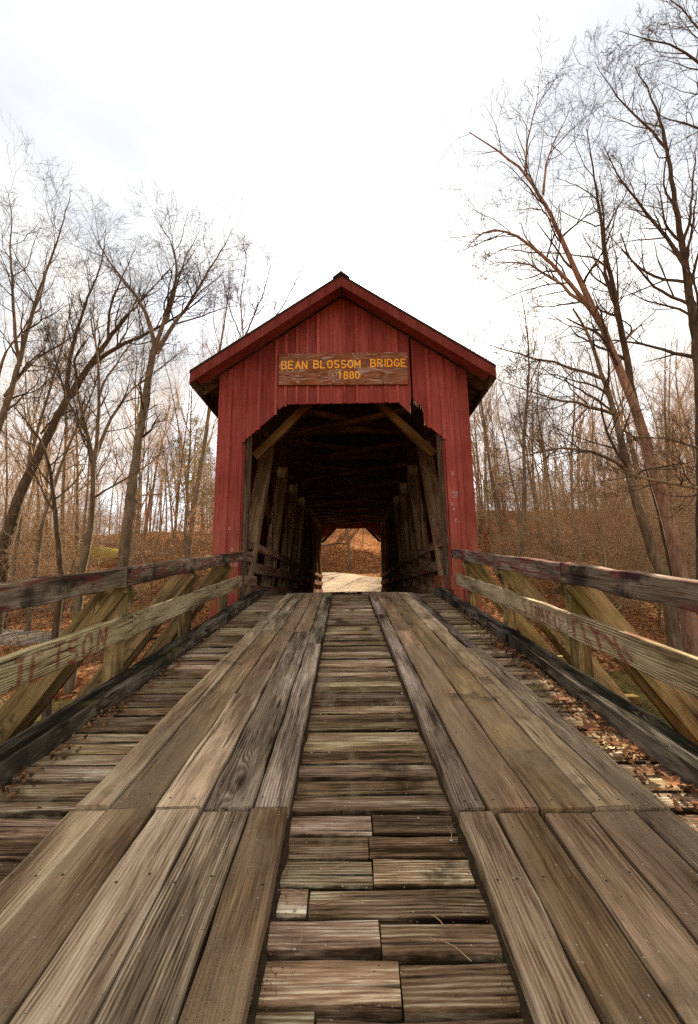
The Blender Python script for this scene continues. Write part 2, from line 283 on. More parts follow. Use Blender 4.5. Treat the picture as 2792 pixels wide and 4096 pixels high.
def water_mat():
    n = NB('creek_water'); n.b.inputs['Roughness'].default_value = 0.06; n.b.inputs['Specular IOR Level'].default_value = 0.5
    n.bump(n.noise(n.pos(), 3.0, 3.0), 0.12, 0.05); return n.done((0.045, 0.045, 0.014))
M['water'] = water_mat()

# ------------------------------------------------------------------ object helpers
def tag(o, label=None, cat=None, group=None, kind=None):
    for k, v in (('label', label), ('category', cat), ('group', group), ('kind', kind)):
        if v: o[k] = v
    return o
def thing(name, loc, label, cat, group=None):
    o = bpy.data.objects.new(name, None); COL.objects.link(o); o.location = loc; o.empty_display_size = 0.2
    return tag(o, label, cat, group)
def org(parent):
    v = Vector((0, 0, 0))
    while parent is not None: v = v + parent.location; parent = parent.parent
    return v
def link(name, me, mat, parent=None, Mx=None):
    o = bpy.data.objects.new(name, me); COL.objects.link(o)
    if mat is not None and len(me.materials) == 0: me.materials.append(mat)
    Mx = Mx or Matrix.Identity(4)
    if parent is not None:
        o.parent = parent
        base = Matrix.Identity(4)
        chain = []; q = parent
        while q is not None: chain.append(q); q = q.parent
        for q in reversed(chain): base = base @ q.matrix_basis
        Mx = base.inverted() @ Mx
    o.matrix_basis = Mx
    return o
def mesh(name, v, f, smooth=False):
    me = bpy.data.meshes.new(name); me.from_pydata([tuple(map(float, q)) for q in v], [], f); me.update()
    if smooth: me.polygons.foreach_set('use_smooth', [True]*len(me.polygons))
    return me
def npmesh(name, V, F, smooth=True, tint=None, attr='tint'):
    """V (n,3), F (m,3 or 4) arrays"""
    me = bpy.data.meshes.new(name); V = np.asarray(V, np.float32); F = np.asarray(F, np.int32); k = F.shape[1]
    me.vertices.add(len(V)); me.vertices.foreach_set('co', V.ravel()); me.loops.add(F.size); me.loops.foreach_set('vertex_index', F.ravel())
    me.polygons.add(len(F)); me.polygons.foreach_set('loop_start', np.arange(0, F.size, k, dtype=np.int32))
    me.polygons.foreach_set('use_smooth', np.full(len(F), smooth)); me.update(calc_edges=True)
    if tint is not None:
        a = me.attributes.new(attr, 'FLOAT', 'POINT'); a.data.foreach_set('value', np.asarray(tint, np.float32))
    return me

PC = {}
def plank_mesh(L, w, t, seg=6, wear=0.004, seed=0, ch=0.005, mat=None):
    key = (round(L, 3), round(w, 3), round(t, 3), seg, wear, seed, mat.name)
    if key in PC: return PC[key]
    g = np.random.default_rng(abs(hash(key[:6])) % (2**31) if False else int(1000*L+131*seed+7717*w))
    ch = min(ch, t*0.3, w*0.2)
    V = []; F = []
    a, b = w/2, t/2
    prof = np.array([(-a+ch, -b), (a-ch, -b), (a, -b+ch), (a, b-ch), (a-ch, b), (-a+ch, b), (-a, b-ch), (-a, -b+ch)])
    lo, hi, up = g.normal(0, wear, seg+1), g.normal(0, wear, seg+1), g.normal(0, wear*0.35, seg+1)
    for i in range(seg+1):
        x = L*i/seg
        if 0 < i < seg: x += g.normal(0, L/seg*0.15)
        ex = g.normal(0, wear*0.5, 8)
        for j, (y, z) in enumerate(prof):
            yy = y + (hi[i] if y > 0 else lo[i]) + ex[j]*0.4; zz = z + (up[i] if z > 0 else 0) + (ex[j]*0.3 if z > 0 else 0)
            V.append((x + (g.normal(0, wear*0.6) if i in (0, seg) else 0), yy, zz))
    for i in range(seg):
        for j in range(8):
            k = (j+1) % 8; F.append((i*8+j, (i+1)*8+j, (i+1)*8+k, i*8+k))
    F.append(tuple(range(8))); F.append(tuple(seg*8+7-j for j in range(8)))
    me = mesh('plank', V, F); me.materials.append(mat); PC[key] = me
    return me
def plank(name, p0, p1, w, t, mat, parent, up=(0, 0, 1), seg=6, wear=0.004, seed=0, label=None):
    p0, p1 = Vector(p0), Vector(p1); X = (p1-p0); L = X.length; X.normalize()
    Y = Vector(up).cross(X).normalized(); Z = X.cross(Y)
    Mx = Matrix(((X.x, Y.x, Z.x, p0.x), (X.y, Y.y, Z.y, p0.y), (X.z, Y.z, Z.z, p0.z), (0, 0, 0, 1)))
    o = link(name, plank_mesh(L, w, t, seg, wear, seed, mat=M[mat]), None, parent, Mx)
    if label: o['label'] = label
    return o
def prism(name, poly, y0, y1, mat, parent):
    """polygon in (x, z), extruded in y"""
    c = Vector((sum(p[0] for p in poly)/len(poly), (y0+y1)/2, sum(p[1] for p in poly)/len(poly))); k = len(poly)
    V = [(x-c.x, y0-c.y, z-c.z) for x, z in poly] + [(x-c.x, y1-c.y, z-c.z) for x, z in poly]
    F = [tuple(range(k)), tuple(range(2*k-1, k-1, -1))] + [(i, i+k, (i+1) % k+k, (i+1) % k) for i in range(k)]
    me = mesh(name, V, F); bm = bmesh.new(); bm.from_mesh(me); bmesh.ops.recalc_face_normals(bm, faces=bm.faces); bm.to_mesh(me); bm.free()
    me.materials.append(M[mat]); return link(name, me, None, parent, Matrix.Translation(c))
def strokes_mesh(name, lines, width, frame, taper=True):
    """soft-edged flat strokes; lines: list of 2-D polylines, frame: (origin, ux, uy) vectors"""
    o, ux, uy = frame; V = []; F = []; E = []
    for ln in lines:
        P = np.array(ln, float)
        Q = [P[0]]
        for a, b in zip(P[:-1], P[1:]):
            m = max(1, int(np.linalg.norm(b-a)/width)); Q += [a+(b-a)*i/m for i in range(1, m+1)]
        P = np.array(Q); T = np.gradient(P, axis=0) if len(P) > 2 else np.repeat((P[1]-P[0])[None], len(P), 0)
        T /= np.linalg.norm(T, axis=1)[:, None]+1e-9; Nn = np.stack([-T[:, 1], T[:, 0]], 1)
        s = len(V)
        for i, (p, nn) in enumerate(zip(P, Nn)):
            for k, e in ((-1, 0), (-0.35, 1), (0.35, 1), (1, 0)):
                q = p+nn*k*width/2; V.append(o+ux*q[0]+uy*q[1]); E.append(e if 0 < i < len(P)-1 else e*0.6)
        for i in range(len(P)-1):
            for k in range(3): F.append((s+i*4+k, s+i*4+k+1, s+i*4+4+k+1, s+i*4+4+k))
    return npmesh(name, [tuple(v) for v in V], F, False, E, 'edge')
def arc(cx, cy, rx, ry, a0, a1, n=8):
    return [(cx+rx*math.cos(math.radians(a0+(a1-a0)*i/n)), cy+ry*math.sin(math.radians(a0+(a1-a0)*i/n))) for i in range(n+1)]
G = {  # stroke letters on a 0.62 x 1 cell
 'B': [[(0, 0), (0, 1)], [(0, 1), (.3, 1)]+arc(.3, .77, .25, .23, 90, -90)+[(0, .54)], [(0, .54), (.33, .54)]+arc(.33, .27, .29, .27, 90, -90)+[(0, 0)]],
 'E': [[(.55, 1), (0, 1), (0, 0), (.58, 0)], [(0, .53), (.45, .53)]], 'A': [[(0, 0), (.31, 1), (.62, 0)], [(.12, .36), (.5, .36)]],
 'N': [[(0, 0), (0, 1), (.58, 0), (.58, 1)]], 'L': [[(0, 1), (0, 0), (.52, 0)]], 'O': [arc(.31, .5, .31, .5, 0, 360, 16)],
 'S': [arc(.3, .75, .27, .25, 30, 270, 8)+arc(.3, .25, .29, .25, 90, -150, 8)], 'M': [[(0, 0), (0, 1), (.33, .3), (.66, 1), (.66, 0)]],
 'R': [[(0, 0), (0, 1), (.3, 1)]+arc(.3, .75, .26, .25, 90, -90)+[(0, .5)], [(.27, .5), (.58, 0)]], 'I': [[(.1, 0), (.1, 1)]],
 'D': [[(0, 0), (0, 1), (.2, 1)]+arc(.2, .5, .38, .5, 90, -90, 12)+[(0, 0)]], 'G': [arc(.31, .5, .31, .5, 45, 345, 14)+[(.6, .45), (.36, .45)]],
 'T': [[(0, 1), (.6, 1)], [(.3, 1), (.3, 0)]], 'J': [[(.1, 1), (.6, 1)], [(.42, 1), (.42, .2)]+arc(.22, .2, .2, .2, 0, -160, 5)], 'K': [[(0, 0), (0, 1)], [(.52, 1), (0, .45)], [(.15, .58), (.55, 0)]],
 'H': [[(0, 0), (0, 1)], [(.55, 0), (.55, 1)], [(0, .5), (.55, .5)]], 'V': [[(0, 1), (.3, 0), (.6, 1)]], 'Y': [[(0, 1), (.3, .5), (.6, 1)], [(.3, .5), (.3, 0)]], 'P': [[(0, 0), (0, 1), (.3, 1)]+arc(.3, .75, .26, .25, 90, -90)+[(0, .5)]],
 '1': [[(.12, .85), (.3, 1), (.3, 0)]], '8': [arc(.31, .76, .24, .24, -90, 270, 14), arc(.31, .27, .3, .27, 90, 450, 14)], '0': [arc(.31, .5, .29, .5, 0, 360, 16)],
 '+': [[(.1, .5), (.5, .5)], [(.3, .3), (.3, .7)]], ' ': [], 'U': [[(0, 1), (0, .25)]+arc(.28, .25, .28, .25, 180, 360, 6)+[(.56, 1)]], 'C': [arc(.31, .5, .31, .5, 45, 315, 12)]}
def word(txt, x, y, h, adv=0.85, wob=0.0, seed=1):
    g = random.Random(seed); out = []
    for ch in txt:
        dx, dy, sl = g.uniform(-wob, wob)*h, g.uniform(-wob, wob)*h, g.uniform(-wob, wob)
        for ln in G[ch]: out.append([(x+dx+(px+sl*py)*h, y+dy+py*h) for px, py in ln])
        x += adv*h*(0.45 if ch == 'I' else (1.05 if ch == 'M' else 1.0)) if ch != ' ' else 0.55*h
    return out

# ------------------------------------------------------------------ terrain, creek, road
XC = -0.176                                     # bridge centre line
Y0, Y1 = 7.50, 26.0                             # the two gables
def deck(y): return 0.115*(y-7.4)               # ramp deck surface
def bfloor(y): return -0.018*(y-7.4)            # floor inside the bridge
PL = np.array([(-700, 2), (-60, 0), (-15, -1.5), (0, -2.0), (5, -2.5), (8.5, -3.3), (10, -3.9), (14.5, -3.9), (16.5, -2.9), (20, -2.35), (26, -1.9), (35, 1.1), (46, 4.4), (62, 8.2), (80, 10.3), (110, 11), (900, 14)])
PM = np.array([(-700, 2), (-60, 0), (-12, -.95), (-1, -1.15), (1, -1.4), (4.5, -2.3), (8, -3.2), (10, -3.9), (15, -3.9), (19, -3.0), (23.5, -2.2), (25.2, -.7), (26.2, -.45), (40, 1.1), (46, 3.6), (62, 9.6), (80, 13), (110, 15), (900, 18)])
PR = np.array([(-700, 2), (-60, 0), (-15, -1.6), (0, -2.4), (5, -3.1), (8, -3.6), (9.5, -3.95), (16, -3.95), (18.5, -3.0), (26, -1.4), (38, 2.2), (60, 10.0), (80, 14), (110, 16), (900, 20)])
ROAD = np.array([(-.176, 25.6, -.42), (.1, 30, .0), (-.2, 35, .62), (-3.6, 40, 1.25), (-12, 43.5, 2.3), (-22, 46.5, 3.9), (-34, 48.5, 5.2), (-60, 50, 6.6)])
def sstep(a, b, x): t = np.clip((x-a)/(b-a), 0, 1); return t*t*(3-2*t)
def hills(x, y):
    return 0.22*np.sin(x*0.31+y*0.17)+0.16*np.sin(y*0.43-x*0.23+1.3)+0.09*np.sin(x*0.9+1.1*y)+0.05*np.sin(2.1*x-1.7*y+0.4)
def H(x, y):
    x = np.asarray(x, float); y = np.asarray(y, float)
    yy = y - 0.10*np.clip(x, -30, 30)*sstep(3, 9, np.abs(x))*sstep(4, 9, y)*(1-sstep(20, 30, y))
    l, m, r = (np.interp(yy, P[:, 0], P[:, 1]) for P in (PL, PM, PR))
    wl, wr = 1-sstep(-8.5, -3.2, x), sstep(3.0, 8.0, x)
    z = m*(1-wl-wr)+l*wl+r*wr
    z = z+hills(x, y)*sstep(2.6, 7, np.abs(x-XC)+np.where((y > 8) & (y < 24), 3, 0)+np.where(y > 42, 5, 0))
    # flatten along the road
    best = np.full(x.shape, 1e9); rz = np.zeros(x.shape)
    for a, b in zip(ROAD[:-1], ROAD[1:]):
        d = b[:2]-a[:2]; t = np.clip(((x-a[0])*d[0]+(y-a[1])*d[1])/(d@d), 0, 1)
        dd = np.hypot(x-a[0]-t*d[0], y-a[1]-t*d[1]); u = dd < best; best = np.where(u, dd, best); rz = np.where(u, a[2]+t*(b[2]-a[2]), rz)
    k = 1-sstep(3.9, 7.5, best); k = k*(y > 25)
    return z*(1-k)+rz*k
def axis(lo, hi, step, far):
    a = list(np.arange(lo, hi+1e-6, step)); s = step
    while a[-1] < far: s *= 1.35; a.append(a[-1]+s)
    s = step
    while a[0] > -far: s *= 1.35; a.insert(0, a[0]-s)
    return np.array(a)
gx, gy = axis(-42, 42, 0.55, 900), axis(-8, 72, 0.55, 900)
XX, YY = np.meshgrid(gx, gy); ZZ = H(XX, YY); nx, ny = len(gx), len(gy)
ii = np.arange(nx*ny).reshape(ny, nx)
tf = np.stack([ii[:-1, :-1], ii[:-1, 1:], ii[1:, 1:], ii[1:, :-1]], -1).reshape(-1, 4)
tag(link('ground', npmesh('ground', np.stack([XX, YY, ZZ], -1).reshape(-1, 3), tf), M['ground']), 'leaf covered ground of the creek banks and wooded hillside', kind='structure')
wv = [(x, y, -3.55) for x, y in ((-60, 2), (60, 9), (60, 24), (-60, 17))]
tag(link('creek_water', mesh('creek', wv, [(0, 1, 2, 3)]), M['water']), 'murky green creek flowing beneath the bridge', kind='structure')
def road():
    V = []; F = []; pts = []
    for a, b in zip(ROAD[:-1], ROAD[1:]):
        for i in range(12): pts.append(a+(b-a)*i/12)
    pts = np.array(pts); k = np.ones(9)/9
    sm = np.stack([np.convolve(np.pad(pts[:, c], 4, 'edge'), k, 'valid') for c in range(3)], 1); pts = sm
    T = np.gradient(pts[:, :2], axis=0); T /= np.linalg.norm(T, axis=1)[:, None]
    for i, (p, t) in enumerate(zip(pts, T)):
        wd = 2.1+1.6*sstep(26, 30, p[1])*(1-sstep(40, 44, p[1]))
        for s in np.linspace(-2.2, 2.2, 9):
            x, y = p[0]+t[1]*s*wd/2.2, p[1]-t[0]*s*wd/2.2
            V.append((x, y, float(H(x, y))+0.05+0.05*(1-(s/2.2)**2)-(0.09 if abs(s) > 2.1 else 0)))
    for i in range(len(pts)-1):
        for j in range(8): a = i*9+j; F.append((a, a+1, a+10, a+9))
    return mesh('road', V, F, True)
tag(link('gravel_road', road(), M['gravel']), 'pale gravel road climbing away beyond the far portal', kind='structure')

# ------------------------------------------------------------------ approach ramp
ramp = thing('approach_ramp', (XC, 3.5, deck(3.5)-0.3), 'weathered timber approach ramp with two plank wheel tracks', 'ramp')
DT = 0.045
y = 0.02; i = 0
pr = random.Random(3)
while y < 7.44:
    w = pr.uniform(0.100, 0.114); 
    if y < 1.70: w = pr.uniform(0.098, 0.112)
    yc = y+w/2; z = deck(yc)-DT/2+pr.uniform(-0.007, 0.004); gap = pr.uniform(0.007, 0.017)
    tilt = pr.uniform(-0.01, 0.01); xl, xr = -1.78, 1.62
    cuts = [xl, xr]
    if 0.95 < yc < 1.72: cuts = [xl, (0.02, 0.06, -0.10, 0.08, 0.05, -0.14, 0.04)[i % 7]+pr.uniform(-0.02, 0.02), xr]
    elif pr.random() < 0.12: cuts = [xl, pr.choice((-1.2, 1.0, -0.8, 0.75)), xr]
    for a, b in zip(cuts[:-1], cuts[1:]):
        plank('deck_plank', (a+0.003, yc+tilt, z+pr.uniform(-0.003, 0.003)), (b-0.003, yc-tilt, z+pr.uniform(-0.003, 0.003)), w-gap, DT, 'deck', ramp, up=(0, -0.1142, 0.9935), seg=9, wear=0.0028, seed=i)
    y += w; i += 1
# packed dirt under the planks, stringers
def slope_box(name, x0, x1, ya, yb, ztop, zbot, mat, parent):
    V = [(x, yy, deck(yy)+dz) for yy in (ya, yb) for x in (x0, x1) for dz in (ztop, zbot)]
    F = [(0, 2, 6, 4), (1, 5, 7, 3), (0, 1, 3, 2), (4, 6, 7, 5), (0, 4, 5, 1), (2, 3, 7, 6)]
    return link(name, mesh(name, V, F), M[mat], parent)
slope_box('subfloor', -1.74, 1.58, -0.6, 7.42, -0.040, -0.07, 'soil', ramp)
for x in (-1.6, -0.9, -0.15, 0.6, 1.45): slope_box('stringer', x-0.1, x+0.1, -0.6, 7.42, -0.075, -0.42, 'olddark', ramp)
# wheel tracks
def runner(name, xa, xb, ya, yb, mat, seed, dz=0.0, h=0.055):
    """xa/xb: (x_left, x_right) at ya and yb"""
    ca, cb = (xa[0]+xa[1])/2, (xb[0]+xb[1])/2; w = ((xa[1]-xa[0])+(xb[1]-xb[0]))/2-0.010
    z0, z1 = deck(ya)+h/2+dz, deck(yb)+h/2+dz
    plank(name, (ca, ya, z0), (cb, yb, z1), w, h, mat, ramp, seg=max(6, int((yb-ya)/0.16)), wear=0.0034, seed=seed)
def lerp(a, b, t): return a+(b-a)*t
def track(b0, b1, ya, yb, specs, seed):
    for k, (cuts, mats) in enumerate(specs):
        ys = [ya]+cuts+[yb]
        for j in range(len(ys)-1):
            ta, tb = (ys[j]-ya)/(yb-ya), (ys[j+1]-ya)/(yb-ya)
            runner('runner_plank', [lerp(b0[q], b1[q], ta) for q in (k, k+1)], [lerp(b0[q], b1[q], tb) for q in (k, k+1)], ys[j]+0.004, ys[j+1]-0.004, mats[j], seed+k*7+j, pr.uniform(-0.006, 0.006))
Lb0, Lb1 = [-1.06, -.92, -.755, -.575, -.385, -.255], [-1.19, -1.075, -.879, -.723, -.558, -.403]
track(Lb0, Lb1, 1.665, 7.33, [([4.45], ['runner_pale', 'runner_pale']), ([4.47], ['runner', 'runner_grey']), ([2.75, 5.9], ['runner_pale', 'runner', 'runner']), ([4.44], ['runner_grey', 'runner']), ([3.94], ['runner_grey', 'runner_dark'])], 10)
Ln0 = [-1.03, -.885, -.705, -.54, -.365, -.215]; Ln1 = [-1.06, -.92, -.75, -.575, -.39, -.255]
track(Ln0, Ln1, 0.25, 1.655, [([], ['runner_pale']), ([], ['runner']), ([], ['runner_pale']), ([], ['runner_grey']), ([], ['runner'])], 60)
Rb0, Rb1 = [.359, .468, .66, .859, .991, 1.138], [.238, .365, .545, .744, .942, 1.035]
track(Rb0, Rb1, 1.645, 7.27, [([5.3], ['runner_grey', 'runner_grey']), ([4.40], ['runner', 'runner']), ([5.86], ['runner', 'runner']), ([4.42], ['runner_pale', 'runner_pale']), ([3.75], ['runner_grey', 'runner_dark'])], 110)
Rn0 = [.362, .492, .652, .815, .985, 1.13]; Rn1 = [.362, .492, .662, .829, .998, 1.124]
track(Rn0, Rn1, 0.25, 1.635, [([], ['runner_pale']), ([], ['runner']), ([], ['runner']), ([], ['runner']), ([], ['runner_grey'])], 160)
# kerb timbers
def kerb(pts, seed):
    for (xa, ya), (xb, yb) in zip(pts[:-1], pts[1:]):
        plank('kerb_timber', (xa, ya+.004, deck(ya)+0.052), (xb, yb-.004, deck(yb)+0.052), 0.15, 0.104, 'kerb', ramp, seg=int((yb-ya)/0.2)+3, wear=0.006, seed=seed); seed += 1
kerb([(-1.57, -0.2), (-1.595, 3.2), (-1.73, 7.55)], 1); kerb([(1.37, -0.2), (1.505, 4.05), (1.51, 7.50)], 5)
# nail heads
V = []; F = []
for b0, b1, ya, yb in ((Lb0, Lb1, 1.665, 7.3), (Ln0, Ln1, .25, 1.655), (Rb0, Rb1, 1.645, 7.25), (Rn0, Rn1, .25, 1.635)):
    yv = ya+0.05
    while yv < yb:
        t = (yv-ya)/(yb-ya)
        for k in range(5):
            xl, xr = lerp(b0[k], b1[k], t), lerp(b0[k+1], b1[k+1], t)
            for f in (0.25, 0.75):
                if pr.random() < 0.75:
                    cx, cy = lerp(xl, xr, f)+pr.uniform(-.012, .012), yv+pr.uniform(-.02, .02); s = len(V); r_ = 0.0042
                    zt = deck(cy)+0.0605
                    V += [(cx+r_*math.cos(a), cy+r_*math.sin(a), zt+0.115*r_*math.sin(a)) for a in np.linspace(0, 2*math.pi, 7)[:-1]]; F.append(tuple(range(s, s+6)))
        yv += 0.52
tag(link('nail_head', mesh('nail_head', V, F), M['iron'], ramp), kind='stuff')

# ------------------------------------------------------------------ railings
def railing(side, label):
    X = -1.90 if side < 0 else 1.70                    # inner face of the rails
    t = thing('timber_railing', (X, 3.5, deck(3.5)), label, 'railing')
    up = (0, 0, 1)
    uo, lo_ = (0.735, 0.735) if side < 0 else (0.725, 0.325), 0.32
    zu = 0.738 if side < 0 else 0.726; zl = 0.318
    xr = X+side*0.0225
    def rail(name, ya, yb, zc, hgt, mat, seed):
        th = 0.085 if name == 'top_rail' else 0.045; xq = X+side*th/2
        return plank(name, (xq, ya, deck(ya)+zc), (xq, yb, deck(yb)+zc), hgt, th, mat, t, up=(side, 0, 0), seg=int((yb-ya)/0.25)+3, wear=0.004, seed=seed)
    e_u = 7.22 if side < 0 else 7.14; e_l = 6.92 if side < 0 else 6.95
    rail('top_rail', 0.2, 3.42, zu, 0.158, 'rail_top', 3); rail('top_rail', 3.428, e_u, zu, 0.158, 'rail_top', 4)
    jl = 3.57 if side < 0 else 3.40
    r1 = rail('lower_rail', 0.2, jl-0.003, zl, 0.192, 'rail_low', 5); r2 = rail('lower_rail', jl+0.004, e_l, zl, 0.19, 'rail_low', 6)
    for yp in (0.5, 1.97, 3.49 if side < 0 else 3.42, 4.90, 6.25 if side < 0 else 6.40):
        xp = X+side*(0.0455+0.05)
        plank('post', (xp, yp, deck(yp)-0.55), (xp, yp, deck(yp)+zu-0.085), 0.13, 0.10, 'treated', t, up=(side, 0, 0), seg=6, wear=0.002, seed=int(yp*10))
        for dy, sd in ((-0.088, 0), (0.088, 3)):
            plank('brace', (xp-side*0.03, yp+dy, deck(yp)+0.66), (xp+side*1.18, yp+dy, deck(yp)-0.95), 0.20, 0.042, 'treated', t, up=(0, -1, 0), seg=6, wear=0.003, seed=int(yp*10)+sd)
        plank('beam_end', (xp-side*0.2, yp+0.19, deck(yp)-0.2), (xp+side*0.16, yp+0.19, deck(yp)-0.2), 0.12, 0.15, 'treated', t, seg=4, wear=0.003, seed=2)
        plank('outrigger', (xp-side*1.0, yp, deck(yp)-0.86), (xp+side*1.35, yp, deck(yp)-0.86), 0.125, 0.15, 'treated', t, seg=4, wear=0.003, seed=int(yp*7))
    # spray-painted names on the rails
    ly = Vector((0, 0, 1)); 
    lx = Vector((0, 1, 0.115)) if side < 0 else Vector((0, -1, -0.115))
    e = -side*0.004
    if side < 0:
        w1 = word('JETSON', 0, 0, 0.15, 1.0, 0.06, 4)
        link('graffiti', strokes_mesh('graffiti', w1, 0.042, (Vector((X+0.005, 2.34, deck(2.34)+zl-0.085)), lx, ly)), M['red_spray'], r1)
    else:
        w1 = word('STINKO', 0, 0, 0.135, 1.1, 0.08, 5)
        link('graffiti', strokes_mesh('graffiti', w1, 0.032, (Vector((X-0.005, 4.25, deck(4.25)+zl-0.07)), lx, ly)), M['red_spray'], r2)
        w2 = [[(.0, 0), (.01, .14)], [(.0, .13), (.07, .14)], [(.12, .13), (.16, .02), (.24, .01)], [(.2, .15), (.3, .1), (.34, .0)], [(.3, .12), (.42, .1), (.5, .06)], [(.5, .13), (.55, .02), (.62, -.02)], [(.58, .08), (.66, .02)]]
        link('graffiti', strokes_mesh('graffiti', w2, 0.055, (Vector((X-0.005, 3.30, deck(3.30)+zl-0.08)), lx, ly)), M['red_spray'], r1)
        w3 = word('NOGS', 0, 0, 0.10, 1.1, 0.1, 7)
        link('graffiti', strokes_mesh('graffiti', w3, 0.026, (Vector((X-0.005, 4.45, deck(4.45)+zu-0.06)), lx, ly)), M['red_spray'], r2)
    return t
railing(-1, 'mossy timber railing with red spray paint beside the gravel bank')
railing(1, 'sunlit topped timber railing with dark stains beside the leaning trees')

# ------------------------------------------------------------------ covered bridge
br = thing('covered_bridge', (XC, 16.75, -0.6), 'red board and batten covered bridge with gabled roof and broken portal trim', 'covered bridge')
HW = 2.46; OH = 1.953; ZT = 3.69; ZS = 2.93; HT = 1.105
RS = 0.692                                               # roof slope
def roofz(x): return 6.02-RS*abs(x-XC)                   # underside of the roof at the gable
def opening(x):                                          # lower edge of the siding, None where it runs to the ground
    d = abs(x-XC)
    if d >= OH: return None
    if d <= HT: return ZT
    return ZT-(d-HT)/(OH-HT)*(ZT-ZS)
def gable(yf, front, edges, brd=None):
    """board edges list; a board per interval"""
    s = -1 if front else 1
    y0, y1 = (yf, yf+0.024) if front else (yf-0.024, yf)
    for a, b in zip(edges[:-1], edges[1:]):
        a_, b_ = (a+0.0015, b-0.0015) if front else (a, b)
        top = [(b_, roofz(b_))] + ([(XC, roofz(XC))] if a_ < XC < b_ else []) + [(a_, roofz(a_))]
        mid = (a+b)/2
        if opening(mid) is None: bot = [(a_, -0.36), (b_, -0.38)]
        else:
            xs = [a_]+[q for q in (XC-HT, XC+HT) if a_ < q < b_]+[b_]
            bot = [(q, opening(min(max(q, XC-OH+0.001), XC+OH-0.001))) for q in xs]
        if front and brd and brd(a, b): bot = brd(a, b)
        prism('siding_board', bot+top, y0, y1, 'red', br)
FE = [-2.63, -2.41, -2.126, -1.83, -1.505, -1.31, -1.09, -.878, -.665, -.404, -.147, .108, .385, .668, .905, 1.165]
FE2 = [1.20, 1.505, 1.778, 2.03, 2.279]
def broken(a, b):
    if abs(a-.905) < .01:    # cut by the chamfer, splintered on its right edge
        return [(a+.0015, 3.70), (1.125, 3.47), (1.132, 3.47), (1.136, 3.62), (1.15, 3.68), (b-.0015, 3.76)]
    if abs(a-1.20) < .01:    # the broken board
        return [(1.2015, 3.80), (1.215, 3.70), (1.222, 3.73), (1.24, 3.71), (1.25, 3.735), (1.268, 3.675), (1.285, 3.69), (1.30, 3.63), (1.33, 3.645), (1.345, 3.60), (1.375, 3.585), (1.385, 3.52), (1.392, 3.35), (1.405, 3.225), (1.45, 3.19), (b-.0015, opening(b))]
    if abs(a+1.505) < .01:   # the small notch on the left
        return [(a+.0015, opening(a)), (-1.482, 3.56), (-1.464, 3.67), (-1.452, 3.60), (-1.43, 3.585), (-1.318, 3.69), (b-.0015, 3.69)]
    return None
gable(Y0, True, FE, broken); gable(Y0, True, FE2, broken)
def batten(x, w, zb, zt, yf, front=True, lean=0.0):
    yb = yf-0.012 if front else yf+0.012
    plank('batten', (x, yb, zb), (x+lean, yb, zt), w, 0.022, 'redb', br, up=(0, -1, 0), seg=2, wear=0.0015, seed=int(w*1000) % 3)
# battens: painted like the boards, grain along their length
def red_paint_x(name):
    m = M['red'].copy(); m.name = name
    for nd_ in m.node_tree.nodes:
        if nd_.type == 'VALTORGB':
            for e in nd_.color_ramp.elements: e.color = (e.color[0]*1.25, e.color[1]*1.3, e.color[2]*1.3, 1)
    return m
M['redb'] = red_paint_x('red_batten_paint')
for x, w in ((-2.41, .085), (-2.108, .062), (-1.83, .062), (-1.50, .06), (-1.31, .056), (-1.088, .053), (-.878, .05), (-.664, .052), (-.404, .052), (-.145, .052), (.106, .053), (.385, .055), (.669, .06), (.906, .056), (1.505, .068), (1.775, .088), (2.028, .092)):
    zb = opening(x-0.03 if x < XC else x+0.03)
    if zb is None or zb < ZS+.05: zb = -0.36 if abs(x-XC) > OH+.03 else ZS-.01
    batten(x, w, zb+0.002, roofz(x)-0.03 if x < 1.2 or x > 1.6 else roofz(x)-.03, Y0)
for x, z, w, h in ((1.212, 3.66, .014, .10), (1.236, 3.62, .012, .13), (1.262, 3.60, .016, .09), (1.292, 3.58, .010, .07), (1.338, 3.55, .012, .06), (1.372, 3.50, .012, .09), (1.396, 3.20, .014, .30), (1.13, 3.45, .014, .20)):
    prism('splinter', [(x, z), (x+w, z+.02), (x+w*.8, z+h), (x+w*.2, z+h*.9)], Y0+.003, Y0+.018, 'runner_pale', br)
# thin capping strips round the portal opening (edge boards)
for xs in (XC-OH, XC+OH): prism('jamb_board', [(xs-.018*np.sign(xs-XC)-.012, -.34), (xs-.018*np.sign(xs-XC)+.012, -.34), (xs-.018*np.sign(xs-XC)+.012, 2.9), (xs-.018*np.sign(xs-XC)-.012, 2.9)], Y0+.026, Y0+.16, 'redtrim', br)
BE = [XC-HW+i*HW*2/17 for i in range(18)]; gable(Y1, False, BE)
# corner boards returning along the sides
for sx in (-1, 1):
    L_ = Y1-Y0-0.06; nb = 62
    for k in range(nb):
        ya, yb = Y0+.028+L_*k/nb, Y0+.028+L_*(k+1)/nb
        if k == 0: side_me = None
        w = yb-ya-0.001
        plank('side_board', (XC+sx*(HW-.014), (ya+yb)/2, -0.38), (XC+sx*(HW-.014), (ya+yb)/2, 3.62), w, 0.024, 'red', br, up=(sx, 0, 0), seg=1, wear=0.0, seed=0)
